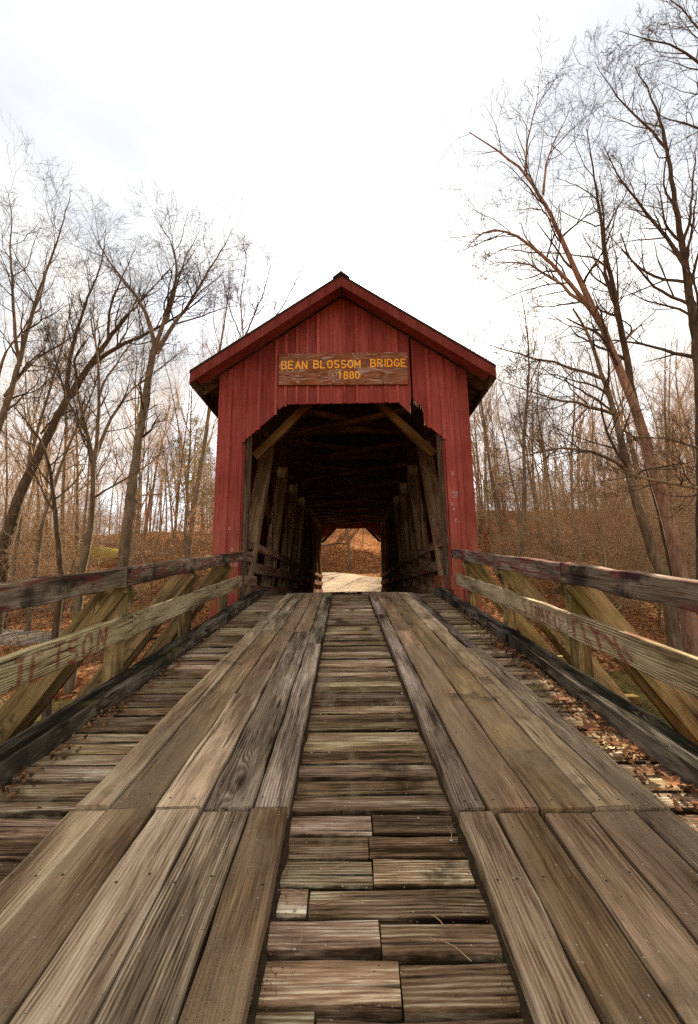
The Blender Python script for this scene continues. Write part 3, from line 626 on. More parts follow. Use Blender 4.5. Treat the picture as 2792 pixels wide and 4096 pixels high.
# roof
RY0, RY1 = 7.02, 26.5; RX = 2.865
def rz(x, dz=0.0): return 6.02-RS*abs(x)+dz
for sx in (-1, 1):
    def P(x, z): return (XC+sx*x, z)
    s = [P(0, rz(0, .10)), P(RX, rz(RX, .10)), P(RX, rz(RX, .145)), P(0, rz(0, .145))]
    prism('roof_slope', s, RY0, RY1, 'roof', br)
    s = [P(0.0, rz(0, .075)), P(RX-.03, rz(RX-.03, .075)), P(RX-.03, rz(RX-.03, .0985)), P(0, rz(0, .0985))]
    prism('roof_sheathing', s, RY0+.05, RY1-.05, 'olddark', br)
    for yf, nm in ((RY0+.012, 'rake_board'), (RY1-.055, 'rake_board')):
        s = [P(0.002, rz(0, -.11)), P(RX-.02, rz(RX-.02, -.11)), P(RX-.02, rz(RX-.02, .098)), P(.002, rz(0, .098))]
        prism(nm, s, yf, yf+.042, 'redrake', br)
    s = [P(RX-.018, rz(RX, -.11)), P(RX+.012, rz(RX, -.11)), P(RX+.012, rz(RX, .098)), P(RX-.018, rz(RX, .098))]
    prism('eave_fascia', s, RY0+.056, RY1-.06, 'olddark', br)
    # soffit on the gable overhang, look-outs, rafters
    s = [P(0.03, rz(0, .03)), P(RX-.05, rz(RX-.05, .03)), P(RX-.05, rz(RX-.05, .06)), P(.03, rz(0, .06))]
    prism('soffit', s, RY0+.056, Y0-.03, 'redtrim', br)
    yr = Y0+.15
    while yr < Y1:
        s = [P(0.02, rz(0, -.07)), P(RX-.03, rz(RX-.03, -.07)), P(RX-.03, rz(RX-.03, .072)), P(.02, rz(0, .072))]
        prism('rafter', s, yr, yr+.05, 'olddark', br); yr += 0.76
prism('ridge_cap', [(XC-.16, rz(.16, .15)), (XC, rz(0, .15)), (XC+.16, rz(.16, .15)), (XC+.165, rz(.16, .17)), (XC, rz(0, .20)), (XC-.165, rz(.16, .17))], RY0-.02, RY1+.02, 'roof', br)
# trusses
TX = 2.03                                    # truss plane
for sx in (-1, 1):
    X = XC+sx*TX
    for zc, h in ((3.95, .30), (-0.28, .34)):
        plank('chord', (X, Y0+.05, zc), (X, Y1-.05, zc-(0.3 if zc < 1 else 0)), .30, h, 'olddark', br, seg=4, wear=.003, seed=1)
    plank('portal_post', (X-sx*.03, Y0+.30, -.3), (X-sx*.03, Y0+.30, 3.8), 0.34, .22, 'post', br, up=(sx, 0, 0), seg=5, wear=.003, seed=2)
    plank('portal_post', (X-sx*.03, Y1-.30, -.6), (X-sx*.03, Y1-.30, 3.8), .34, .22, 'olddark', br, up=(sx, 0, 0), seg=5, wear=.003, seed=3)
    n = 8; L = (Y1-Y0-.6)/n
    for k in range(n):
        ya, yb = Y0+.4+L*k, Y0+.4+L*(k+1)
        if k >= n/2: ya, yb = yb, ya
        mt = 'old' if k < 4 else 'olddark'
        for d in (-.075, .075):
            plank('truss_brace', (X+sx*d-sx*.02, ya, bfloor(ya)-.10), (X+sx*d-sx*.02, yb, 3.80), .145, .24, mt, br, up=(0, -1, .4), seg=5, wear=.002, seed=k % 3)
        plank('counter_brace', (X+sx*.14, yb, bfloor(yb)-.1), (X+sx*.14, ya, 3.80), .12, .15, 'olddark', br, up=(0, -1, -.4), seg=3, wear=.002, seed=1)
        yrod = max(ya, yb)
        if k < n-1: plank('tie_rod', (X-sx*.17, yrod, -.4), (X-sx*.17, yrod, 4.1), .03, .03, 'iron', br, up=(1, 0, 0), seg=1, wear=0, seed=0)
# tie beams, lateral bracing, knee braces
for k in range(9):
    yb = Y0+.42+(Y1-Y0-.84)*k/8
    plank('tie_beam', (XC-2.3, yb, 4.16), (XC+2.3, yb, 4.16), .18, .16, 'olddark', br, seg=3, wear=.002, seed=k % 3)
    if k < 8:
        y2 = yb+(Y1-Y0-.84)/8
        plank('lateral_brace', (XC-2.0, yb+.1, 4.02), (XC+2.0, y2-.1, 4.02), .13, .10, 'olddark', br, seg=3, wear=.002, seed=k % 3)
        plank('lateral_brace', (XC+2.0, yb+.1, 3.90), (XC-2.0, y2-.1, 3.90), .13, .10, 'olddark', br, seg=3, wear=.002, seed=k % 3)
for yk, mt in ((Y0+.52, 'gold'), (Y1-.52, 'gold')):
    for sx in (-1, 1):
        plank('knee_brace', (XC+sx*1.83, yk, 2.78), (XC+sx*.72, yk, 3.93), .16, .13, mt, br, up=(0, -1, 0), seg=4, wear=.003, seed=2)
# inner guard rails
for sx in (-1, 1):
    X = XC+sx*1.83; xo = XC+sx*1.93
    for zc, h, y00, mt in ((1.0, .17, Y0+.10, 'inrail'), (.56, .22, Y0+.18 if sx > 0 else Y0+.5, 'inrail'), (.10, .2, Y0+.5, 'inrail')):
        prev = (xo, y00, zc)
        for yb, xx in ((10.6, X), (14.6, X+sx*.03), (18.6, X), (22.4, X+sx*.04), (25.9, X)):
            zz = zc+bfloor(yb)*1.0
            plank('guard_rail', (prev[0], prev[1], prev[2]), (xx, yb-.004, zz), h, .05, mt, br, up=(sx, 0, 0), seg=5, wear=.003, seed=int(zc*10)); prev = (xx, yb, zz)
    if sx < 0:
        plank('guard_rail', (XC-1.93, Y0+.05, .75), (XC-1.86, Y0+.62, .73), .19, .045, 'inrail', br, up=(sx, 0, 0), seg=3, wear=.003, seed=7)
        plank('guard_rail', (XC-1.93, Y0+.05, .30), (XC-1.83, Y0+.86, .27), .19, .045, 'inrail', br, up=(sx, 0, 0), seg=3, wear=.003, seed=8)
    else:
        plank('guard_rail', (XC+1.935, Y0-.06, .20), (XC+1.84, Y0+1.05, .22), .25, .045, 'redb', br, up=(sx, 0, 0), seg=3, wear=.003, seed=9)
# floor inside
k = 0; yv = 7.46
while yv < Y1-.02:
    plank('floor_plank', (XC-1.88, yv+.1, bfloor(yv+.1)-.03), (XC+1.88, yv+.1, bfloor(yv+.1)-.03), .196, .055, 'deck', br, seg=2, wear=.002, seed=k % 4); yv += .2; k += 1
for x in (-.88, -.65, -.42, .42, .65, .88):
    plank('floor_runner', (XC+x, 7.5, bfloor(7.5)+.022), (XC+x, Y1-.1, bfloor(Y1)+.022), .21, .045, 'runner', br, seg=8, wear=.003, seed=int(abs(x)*10))
for k in range(7):
    yb = Y0+.4+k*(Y1-Y0-.8)/6; plank('floor_beam', (XC-2.35, yb, -.62-.018*(yb-7)), (XC+2.35, yb, -.62-.018*(yb-7)), .2, .28, 'olddark', br, seg=2, wear=.002, seed=1)
# stone abutments
for yc_, d_, nm in ((7.9, 1.0, 'near'), (25.4, 1.0, 'far')):
    ab = thing('stone_abutment', (XC, yc_, -4.0), 'cut stone abutment carrying the %s end of the bridge' % ('ramp' if nm == 'near' else 'road'), 'abutment')
    g = random.Random(5)
    for row in range(8):
        z0 = -4.2+row*.42; x = XC-3.0-(.3 if row % 2 else 0)
        while x < XC+2.9:
            w = g.uniform(.55, .95); x2 = min(x+w, XC+3.0)
            me = bpy.data.meshes.new('stone_block'); bm = bmesh.new(); bmesh.ops.create_cube(bm, size=1)
            for v in bm.verts: v.co = Vector((v.co.x*(x2-x-.015), v.co.y*d_, v.co.z*.405)) + Vector((g.uniform(-.012, .012), g.uniform(-.03, .03), g.uniform(-.01, .01)))
            bmesh.ops.bevel(bm, geom=bm.edges[:], offset=.02, segments=1, affect='EDGES'); bm.to_mesh(me); bm.free()
            link('stone_block', me, M['stone'], ab, Matrix.Translation(((x+x2)/2, yc_+(0 if nm == 'near' else 0), z0+.2))); x = x2
# scratched names on the portal boards
def scratch(txt, x, z, h, wd, mat, seed, yy=Y0-.006):
    link('scratched_name', strokes_mesh('scratch', word(txt, 0, 0, h, .9, .12, seed), wd, (Vector((x, yy, z)), Vector((1, 0, 0)), Vector((0, 0, 1)))), M[mat], br)
scratch('V', 1.86, 2.18, .09, .012, 'white_scratch', 1); scratch('EMS', 1.85, 1.84, .045, .009, 'white_scratch', 2); scratch('LEY', 1.86, 1.77, .045, .009, 'white_scratch', 3)
scratch('K', 1.84, 1.62, .06, .011, 'white_scratch', 4); scratch('A', 1.85, 1.52, .06, .011, 'white_scratch', 5); scratch('T+', 1.87, 1.28, .07, .012, 'white_scratch', 6)
scratch('D', -2.27, .82, .06, .012, 'white_scratch', 7); scratch('SK', -2.27, .70, .075, .014, 'white_scratch', 8); scratch('LO', -2.26, .55, .07, .013, 'white_scratch', 9); scratch('B', -2.33, 1.22, .05, .009, 'white_scratch', 10)
scratch('KIM', 1.665, 1.20, .045, .007, 'dark_ink', 11, 8.30); scratch('DAVE', 1.66, 1.13, .045, .007, 'dark_ink', 12, 8.30)

# ------------------------------------------------------------------ name board
sg = thing('name_board', (-.16, Y0-.03, 4.06), 'weathered plywood sign with carved yellow bridge name on the gable', 'sign')
prism('board', [(-1.437, 4.075), (1.103, 4.045), (1.12, 4.73), (-1.44, 4.752)], Y0-.052, Y0-.028, 'sign', sg)
def carve(txt_lines, wd):
    V = []; F = []
    for ln in txt_lines:
        P = np.array(ln, float); T = np.diff(P, axis=0)
        for a, b in zip(P[:-1], P[1:]):
            t = (b-a)/(np.linalg.norm(b-a)+1e-9); nn = np.array([-t[1], t[0]])*wd/2; a2, b2 = a-t*wd*.3, b+t*wd*.3; s = len(V)
            for q, yy in ((a2-nn, -.054), (b2-nn, -.054), (b2+nn, -.054), (a2+nn, -.054), (a2-nn*1.05, -.0525), (b2-nn*1.05, -.0525), (b2+nn*1.05, -.0525), (a2+nn*1.05, -.0525)):
                V.append((q[0], Y0+yy-0.0004*(s % 7), q[1]))
            F += [(s, s+1, s+2, s+3), (s, s+4, s+5, s+1), (s+1, s+5, s+6, s+2), (s+2, s+6, s+7, s+3), (s+3, s+7, s+4, s)]
    return mesh('lettering', V, F)
def put_word(txt, x0, x1, z, h):
    ws = word(txt, 0, 0, h, .9); mx = max(p[0] for l in ws for p in l); k = (x1-x0)/mx
    ws = [[(x0+p[0]*k, z+p[1]+(-.010*(x0+p[0]*k))) for p in l] for l in ws]
    link('lettering', carve(ws, .022), M['yellow'], sg)
put_word('BEAN', -1.385, -.885, 4.405, .155); put_word('BLOSSOM', -.745, .170, 4.415, .155); put_word('BRIDGE', .385, 1.075, 4.435, .15); put_word('1880', -.265, .150, 4.185, .145)

# ------------------------------------------------------------------ trees
class Tree:
    rmin = .0028
    def __init__(s, g): s.g = g; s.tr = []; s.cr = []
    def branch(s, pts, rad, lvl): (s.tr if lvl <= s.cut else s.cr).append((np.asarray(pts, float), np.asarray(rad, float), 7 if lvl == 0 else 5 if lvl == 1 else 3))
    cut = 1
    def grow(s, p, d, L, r, lvl, maxl, kids, up=0.12, wob=0.16, spread=(28, 58), start=0.25):
        g = s.g; n = max(3, min(9, int(L/0.35)+2)) if lvl < 3 else (3 if lvl == 3 else 2 if lvl == 4 else 1)
        pts = [p]; dirs = [d]; 
        for i in range(n):
            d = d + g.normal(0, wob, 3)+np.array([0, 0, up]); d /= np.linalg.norm(d); pts.append(pts[-1]+d*L/n); dirs.append(d)
        rad = np.linspace(r, max(r*0.28, s.rmin*.75), n+1); s.branch(pts, rad, lvl)
        s.kids(pts, dirs, rad, L, lvl, maxl, kids, up, wob, spread, start)
    def kids(s, pts, dirs, rad, L, lvl, maxl, kids, up, wob, spread, start):
        if lvl >= maxl: return
        g = s.g; n = len(pts)-1; m = kids[min(lvl, len(kids)-1)]; m = max(1, int(g.normal(m, m*0.15)+.5))
        for j in range(m):
            t = start+(1-start)*(j+g.uniform(0, 1))/m; t = min(t, .995); i = int(t*n); f = t*n-i
            q = pts[i]*(1-f)+pts[min(i+1, n)]*f; dd = dirs[min(i+1, n)]; rr = rad[i]*(1-f)+rad[min(i+1, n)]*f
            a = math.radians(g.uniform(*spread)); ax = np.cross(dd, g.normal(0, 1, 3)); ax /= np.linalg.norm(ax)+1e-9
            nd = dd*math.cos(a)+np.cross(ax, dd)*math.sin(a)
            s.grow(q, nd, L*g.uniform(.48, .84)*(1.1-.48*t), max(min(rr*.62, rr*g.uniform(.4, .75)), s.rmin), lvl+1, maxl, kids, up*.9, wob*.9, spread, .18)
    @staticmethod
    def tubes(bs):
        VV = []; FF = []; base = 0
        by = {}
        for p, r, k in bs: by.setdefault((len(p), k), []).append((p, r))
        for (n, k), it in by.items():
            P = np.stack([a for a, _ in it]); R = np.stack([b for _, b in it]); T = np.gradient(P, axis=1); T /= np.linalg.norm(T, axis=2, keepdims=True)+1e-9
            ref = np.where(np.abs(T[..., 2:3]) > .8, np.array([1., 0, 0]), np.array([0, 0, 1.])); A = np.cross(T, ref); A /= np.linalg.norm(A, axis=2, keepdims=True)+1e-9; B = np.cross(T, A)
            th = np.arange(k)*2*math.pi/k
            V = P[:, :, None]+R[:, :, None, None]*(A[:, :, None]*np.cos(th)[:, None]+B[:, :, None]*np.sin(th)[:, None])
            m = len(it); idx = np.arange(m*n*k).reshape(m, n, k)+base; nx_ = np.roll(idx, -1, 2)
            FF.append(np.stack([idx[:, :-1], nx_[:, :-1], nx_[:, 1:], idx[:, 1:]], -1).reshape(-1, 4)); VV.append(V.reshape(-1, 3)); base += m*n*k
        return np.concatenate(VV), np.concatenate(FF)
    def meshes(s, base):
        out = []
        for nm, bs in (('trunk', s.tr), ('branches', s.cr)):
            if bs: V, F = s.tubes(bs); out.append(npmesh(nm, V-np.array(base), F))
            else: out.append(None)
        return out
def leaves(P, g, size, droop=0.6, flatness=0.5, aspect=.55):
    """folded leaf, two quads, at each point"""
    n = len(P); a = g.uniform(0, 2*math.pi, n); tl = g.normal(0, flatness, n)-droop*.3
    u = np.stack([np.cos(a)*np.cos(tl), np.sin(a)*np.cos(tl), np.sin(tl)], 1); w = np.cross(u, g.normal(0, .5, (n, 3))+np.array([0, 0, 1.])); w /= np.linalg.norm(w, axis=1)[:, None]
    nn = np.cross(u, w); s = (size*g.uniform(.6, 1.25, n))[:, None]; h = s*aspect/2
    c = [P, P+u*s*.35+w*h+nn*s*.10, P+u*s*.75+w*h*.75+nn*s*.06, P+u*s, P+u*s*.75-w*h*.75+nn*s*.06, P+u*s*.35-w*h+nn*s*.10, P+u*s*.5]
    V = np.stack(c, 1).reshape(-1, 3); b = np.arange(n)[:, None]*7
    F = np.concatenate([b+np.array([0, 1, 2, 6]), b+np.array([6, 2, 3, 3]), b+np.array([0, 6, 4, 5]), b+np.array([6, 3, 4, 4])])
    F = np.concatenate([b+np.array([0, 6, 2, 1]), b+np.array([6, 4, 3, 2]), b+np.array([0, 5, 4, 6])])
    return V, F, np.repeat(g.uniform(0, 1, n), 7)
def place_copy(src_parts, name, loc, rotz, sc_, label, cat, group):
    t = thing(name, loc, label, cat, group); t.rotation_euler = (0, 0, rotz); t.scale = (sc_, sc_, sc_)
    for nm, me in src_parts:
        o = bpy.data.objects.new(nm, me); COL.objects.link(o); o.parent = t
    return t
def W(px, py, Y):
    """a point at depth Y along the sight line through a point of the photograph (1584 wide sheet)"""
    k = 2792/1584; v = RIGHT*((px*k-1396)/1629)-UP*((py*k-2048)/1629)+FWD; v = v*(Y/v.y); return np.array((v.x, v.y, v.z+CAMZ))
def limb(pts, Y, wob, g):
    """pixel polyline + depths -> smooth 3-D polyline"""
    Ys = np.broadcast_to(np.asarray(Y, float), (len(pts),)) if np.ndim(Y) else np.full(len(pts), float(Y)); Q = np.array([W(x, y_, yy) for (x, y_), yy in zip(pts, Ys)])
    d = np.r_[0, np.cumsum(np.linalg.norm(np.diff(Q, axis=0), axis=1))]; n = max(5, int(d[-1]/.5)+1); t = np.linspace(0, d[-1], n)
    R_ = np.stack([np.interp(t, d, Q[:, c]) for c in range(3)], 1); k = np.array([.25, .5, .25])
    for _ in range(2): R_[1:-1] = .25*R_[:-2]+.5*R_[1:-1]+.25*R_[2:]
    R_[1:-1] += g.normal(0, wob, (n-2, 3)); return R_
def hero(name, label, limbs, mats, seed, kids=(0, 9, 6, 4), maxl=5, up=.10, group=None, root=None, klen=.42, twig='twig_dark'):
    """limbs: (pixels, depth, r0, r1, level, start fraction for its side branches)"""
    g = np.random.default_rng(seed); T = Tree(g); T.rmin = .0046
    for px, Y, r0, r1, lvl, st, nk in limbs:
        P = limb(px, Y, .02 if lvl else .012, g); L = np.linalg.norm(np.diff(P, axis=0), axis=1).sum()
        if lvl == 0 and root is None:
            gz = float(H(P[0][0], P[0][1]))
            if P[0][2] > gz-.1: P = np.vstack([[P[0][0]-.02*(P[1][0]-P[0][0]), P[0][1], gz-.3], P])
        rad = np.linspace(r0, r1, len(P))
        if lvl == 0: rad[0] *= 1.35
        T.tr.append((P, rad, 9 if lvl == 0 else 6))
        D = np.gradient(P, axis=0); D /= np.linalg.norm(D, axis=1)[:, None]
        T.kids(list(P), list(D), rad, min(L*klen*1.25, 4.6), 1, maxl, (nk, nk, kids[2], kids[3], 2), up, .15, (25, 62), st)
    T.tr, T.cr = T.tr[:len(T.tr)], T.cr
    big = [b for b in T.tr if b[2] >= 6]; T.cr = T.cr+[b for b in T.tr if b[2] < 6]; T.tr = big
    base = T.tr[0][0][0].copy(); base[2] = float(H(base[0], base[1])) if root is None else base[2]
    t = thing(name, tuple(base), label, 'tree', group)
    a, b = T.meshes(base)
    for nm, me, mt in (('trunk', a, mats), ('crown', b, twig)):
        if me is not None: me.materials.append(M[mt]); o = bpy.data.objects.new(nm, me); COL.objects.link(o); o.parent = t
    return t

# right: the leaning cluster
hero('leaning_tree', 'tall pinkish barked tree leaning towards the bridge with arching limbs', [
 ([(1552, 1345), (1520, 1190), (1490, 1090), (1455, 970), (1425, 880), (1395, 815), (1368, 745), (1330, 665), (1290, 580), (1255, 495), (1215, 425), (1190, 388), (1140, 348), (1100, 320), (1065, 300)], 13.5, .215, .018, 0, .42, 15),
 ([(1368, 745), (1325, 680), (1290, 640), (1250, 595), (1205, 558), (1150, 520), (1100, 518), (1060, 560)], np.linspace(13.5, 12.0, 8), .10, .012, 1, .25, 15),
 ([(1345, 705), (1300, 668), (1250, 630), (1205, 596), (1160, 590), (1110, 600)], np.linspace(13.5, 14.6, 6), .075, .01, 1, .25, 13),
 ([(1233, 440), (1237, 390), (1248, 335), (1268, 300), (1290, 260), (1300, 225)], np.linspace(13.5, 14.2, 6), .05, .007, 1, .2, 11),
 ([(1192, 388), (1196, 340), (1205, 290), (1222, 215), (1228, 150)], np.linspace(13.5, 13.0, 5), .04, .006, 1, .2, 10),
 ([(1290, 580), (1240, 470), (1200, 468), (1150, 480)], np.linspace(13.5, 12.8, 4), .03, .006, 1, .2, 6),
], 'barkpink', 21, klen=.46, up=.03, kids=(0, 9, 4, 3))
hero('twin_stem_tree', 'dark straight stemmed tree standing just behind the pinkish leaning trunk', [
 ([(1545, 1340), (1500, 1150), (1465, 1020), (1445, 940), (1432, 880), (1420, 800), (1405, 720), (1390, 640), (1375, 590), (1362, 490), (1352, 420), (1345, 370), (1330, 290)], 14.3, .20, .012, 0, .45, 14),
 ([(1400, 700), (1372, 630), (1368, 560), (1372, 480), (1360, 400)], np.linspace(14.3, 13.9, 5), .07, .01, 1, .3, 9),
 ([(1425, 830), (1400, 690), (1405, 600), (1380, 520)], np.linspace(14.3, 15.2, 4), .06, .01, 1, .3, 9),
], 'barkdark', 22, klen=.34, kids=(0, 9, 4, 3))
hero('mossy_leaning_tree', 'dark mossy tree bending towards the bridge under the pinkish leaning trunk', [
 ([(1512, 1330), (1470, 1220), (1440, 1130), (1420, 1040), (1398, 950), (1375, 870), (1345, 790), (1325, 735), (1300, 700)], 12.6, .17, .03, 0, .35, 13),
 ([(1395, 940), (1340, 925), (1280, 905), (1200, 890), (1150, 870)], np.linspace(12.6, 11.4, 5), .06, .008, 1, .2, 12),
 ([(1425, 1070), (1390, 1040), (1330, 1020), (1250, 1010), (1180, 1045), (1120, 1060)], np.linspace(12.6, 11.2, 6), .06, .008, 1, .2, 13),
 ([(1370, 860), (1300, 835), (1220, 810), (1150, 800), (1080, 770)], np.linspace(12.6, 13.6, 5), .055, .008, 1, .2, 12),
], 'bark', 23, klen=.45, up=.04)
hero('tall_bank_tree', 'tall dark tree at the creek with upswept limbs beyond the leaning trunks', [
 ([(1600, 1340), (1596, 1100), (1590, 900), (1578, 760), (1562, 640), (1545, 540), (1528, 430), (1512, 330), (1496, 260), (1462, 190), (1440, 150)], 12.2, .22, .012, 0, .35, 17),
 ([(1553, 600), (1520, 545), (1480, 500), (1440, 450), (1395, 395), (1370, 330)], np.linspace(12.2, 11.4, 6), .075, .008, 1, .15, 14),
 ([(1515, 340), (1480, 300), (1430, 250), (1375, 190), (1350, 140)], np.linspace(12.2, 12.6, 5), .05, .006, 1, .15, 12),
 ([(1575, 720), (1540, 690), (1500, 680), (1460, 690), (1400, 650)], np.linspace(12.2, 13.2, 5), .045, .006, 1, .2, 10),
 ([(1548, 560), (1570, 480), (1575, 390), (1584, 300)], np.linspace(12.2, 12.8, 4), .055, .008, 1, .2, 10),
], 'barkdark', 24, klen=.36, kids=(0, 9, 4, 3))
hero('overhanging_tree', 'tree whose bare limbs reach in above the creekside tree tops', [
 ([(1760, 1500), (1730, 900), (1700, 500), (1670, 300), (1640, 200)], 9.5, .2, .06, 0, .5, 6),
 ([(1650, 230), (1600, 140), (1550, 112), (1500, 92), (1450, 80), (1405, 70)], np.linspace(9.5, 9.0, 6), .05, .006, 1, .25, 13),
 ([(1680, 340), (1620, 300), (1560, 285), (1510, 270), (1480, 250)], np.linspace(9.5, 9.9, 5), .05, .006, 1, .25, 11),
 ([(1645, 210), (1600, 60), (1540, 10), (1480, -30)], np.linspace(9.5, 9.2, 4), .05, .006, 1, .25, 11),
], 'barkdark', 25, klen=.38, kids=(0, 9, 4, 3))
hero('sycamore_limb_tree', 'smooth pale limbed tree reaching level branches over the sunlit topped rail', [
 ([(1700, 1400), (1690, 1250), (1680, 1150), (1670, 1050)], 10.2, .16, .09, 0, .6, 4),
 ([(1680, 1130), (1600, 1108), (1520, 1098), (1460, 1085), (1420, 1078), (1390, 1060)], np.linspace(10.2, 9.4, 6), .055, .018, 1, .2, 9),
 ([(1670, 1040), (1590, 1020), (1520, 990), (1460, 985), (1420, 990)], np.linspace(10.2, 10.8, 5), .045, .008, 1, .2, 9),
], 'barkpale', 26, klen=.4, up=.05)
# left: the bigger trees
hero('dark_leaning_tree', 'thick dark trunked tree leaning towards the bridge above the leafy bank', [
 ([(12, 1228), (45, 1120), (80, 1050), (110, 985), (150, 910), (195, 840), (245, 770), (290, 715), (340, 660), (395, 600)], 21, .29, .03, 0, .45, 14),
 ([(200, 835), (240, 800), (300, 770), (360, 745), (430, 700), (490, 650)], np.linspace(21, 20, 6), .13, .012, 1, .2, 15),
 ([(150, 905), (160, 800), (190, 700), (230, 600), (240, 520)], np.linspace(21, 22.5, 5), .13, .012, 1, .25, 14),
 ([(245, 770), (250, 690), (280, 620), (310, 560)], np.linspace(21, 20.6, 4), .08, .01, 1, .2, 11),
], 'barkdark', 31, klen=.38, kids=(0, 9, 5, 4))
hero('fork_crowned_tree', 'grey tree with a wide forked crown standing beside the bridge gable', [
 ([(276, 1290), (290, 1180), (302, 1080), (318, 980), (330, 900), (342, 830), (350, 790)], 20, .26, .16, 0, .5, 6),
 ([(350, 792), (338, 720), (300, 660), (262, 612), (225, 560), (205, 510)], np.linspace(20, 18.8, 6), .13, .010, 1, .2, 16),
 ([(350, 792), (370, 735), (388, 670), (405, 610), (385, 540), (350, 490)], np.linspace(20, 20.6, 6), .12, .010, 1, .2, 16),
 ([(352, 800), (395, 735), (430, 690), (470, 620), (510, 555), (530, 515)], np.linspace(20, 21.2, 6), .12, .010, 1, .2, 16),
 ([(375, 735), (400, 650), (425, 575), (455, 520)], np.linspace(20.2, 19.4, 4), .08, .009, 1, .2, 13),
 ([(400, 735), (450, 720), (500, 700), (560, 690)], np.linspace(20.5, 20, 4), .05, .008, 1, .2, 9),
], 'bark', 32, klen=.36, kids=(0, 9, 5, 4))
hero('many_stemmed_tree', 'mossy many stemmed small tree rising behind the mossy railing', [
 ([(185, 1300), (205, 1215), (212, 1130), (212, 1060), (205, 1000), (180, 930), (172, 860)], 15, .14, .03, 0, .4, 9),
 ([(212, 1070), (222, 990), (226, 900), (224, 820), (210, 740), (215, 660)], np.linspace(15, 14.4, 6), .085, .01, 1, .25, 12),
 ([(208, 1060), (235, 985), (262, 930), (300, 880), (360, 840), (420, 790)], np.linspace(15, 15.8, 6), .08, .008, 1, .2, 13),
 ([(200, 990), (170, 940), (140, 880), (120, 790), (100, 700)], np.linspace(15, 14.2, 5), .06, .008, 1, .2, 12),
 ([(225, 900), (250, 840), (290, 790), (330, 740)], np.linspace(14.7, 15.2, 4), .05, .007, 1, .2, 10),
 ([(213, 1130), (270, 1095), (330, 1060), (390, 1010)], np.linspace(15, 14, 4), .045, .008, 1, .2, 8),
], 'bark', 33, klen=.4)
hero('twin_mossy_tree', 'slim dark stem with crooked limbs close to the mossy railing', [
 ([(140, 1310), (128, 1200), (122, 1110), (110, 1040), (92, 990), (55, 955), (30, 920)], 12.5, .095, .02, 0, .35, 10),
 ([(92, 985), (110, 950), (150, 935), (180, 930)], np.linspace(12.5, 12, 4), .035, .008, 1, .2, 8),
], 'barkdark', 34, klen=.5)
hero('edge_bank_tree', 'tall slender limbed tree behind the thick dark leaning trunk', [
 ([(-60, 1250), (-40, 1100), (0, 960), (40, 840), (60, 760), (85, 670), (125, 560), (150, 480), (160, 440)], 18, .2, .012, 0, .35, 15),
 ([(45, 830), (30, 730), (30, 640), (20, 560), (30, 470), (10, 420)], np.linspace(18, 17.2, 6), .09, .01, 1, .2, 14),
 ([(10, 900), (60, 830), (120, 790), (180, 755), (220, 690)], np.linspace(18, 19, 5), .08, .008, 1, .2, 13),
 ([(-10, 870), (10, 800), (60, 740), (100, 660), (110, 560)], np.linspace(18, 17, 5), .07, .008, 1, .2, 12),
], 'bark', 35, klen=.38, kids=(0, 9, 5, 4))
hero('roofside_tree', 'bare tree rising just behind the roof beside the fork crowned tree', [
 ([(560, 1200), (556, 900), (552, 760), (545, 680), (560, 590), (550, 540)], 34, .16, .02, 0, .5, 26),
 ([(553, 770), (600, 660), (615, 600)], np.linspace(34, 33, 3), .09, .02, 1, .3, 18),
 ([(556, 800), (640, 700), (670, 640), (690, 600)], np.linspace(34, 36, 4), .08, .02, 1, .3, 16),
 ([(553, 780), (520, 700), (505, 630)], np.linspace(34, 35, 3), .08, .02, 1, .3, 14),
], 'bark', 36, klen=.36)

# background forest
def forest_variant(seed, h, r, first, maxl=4, kids=(12, 5, 4, 3), lean=.05):
    g = np.random.default_rng(seed); T = Tree(g); T.cut = 0
    n = 12; d = np.array([g.normal(0, lean), g.normal(0, lean), 1.]); pts = [np.array([0, 0, -.4])]; dirs = [d]
    for i in range(n):
        d = d+g.normal(0, .045, 3); d[2] = abs(d[2])+.05; d /= np.linalg.norm(d); pts.append(pts[-1]+d*h/n); dirs.append(d)
    rad = np.linspace(r, .018, n+1)**1.0; T.branch(pts, rad, 0)
    T.kids(pts, dirs, rad, h*.42, 0, maxl, kids, .16, .13, (22, 50), first)
    a, b = T.meshes((0, 0, 0)); return a, b
FV = []
for s_, (h, r, f, mt) in enumerate(((16, .13, .34, 'bark'), (18, .17, .42, 'bark'), (14, .10, .3, 'barkpale'), (18, .15, .5, 'bark'), (12, .07, .25, 'barkpale'), (15, .11, .36, 'barkpale'), (10, .05, .2, 'bark'))):
    a, b = forest_variant(50+s_, h, r, f); a.materials.append(M[mt]); b.materials.append(M['twig']); FV.append((a, b))
fg = np.random.default_rng(99); spots = []
def free(x, y, d):
    if 20 < y < 46 and abs(x+.615*y) < 1.6: return False                      # gap in front of the moss bank
    if 41 < y < 78 and abs(x-.2035*(y-33)) < 3.6: return False              # opening added in the wood so sunlight reaches the far road
    if 8 < y < 40 and abs(x-(1.5+.2035*(y-2.5))) < 3.4: return False     # trees left out along the sun's path to the ramp
    if y < 24 and abs(x-XC) < 6: return False
    for a, b in zip(ROAD[:-1], ROAD[1:]):
        dv = b[:2]-a[:2]; t = np.clip(((x-a[0])*dv[0]+(y-a[1])*dv[1])/(dv@dv), 0, 1)
        if math.hypot(x-a[0]-t*dv[0], y-a[1]-t*dv[1]) < 3.2: return False
    return all((x-u)**2+(y-v)**2 > d*d for u, v in spots)
tries = 0
while len(spots) < 270 and tries < 9000:
    tries += 1; yy = fg.uniform(23, 84); xx = fg.uniform(-.98, 1.0)*(yy*.98+3)
    if abs(xx) < 7 and yy < 30: continue
    if abs(xx) < .12*yy and yy < 60 and fg.random() < .8: continue
    if free(xx, yy, 1.3): spots.append((xx, yy))
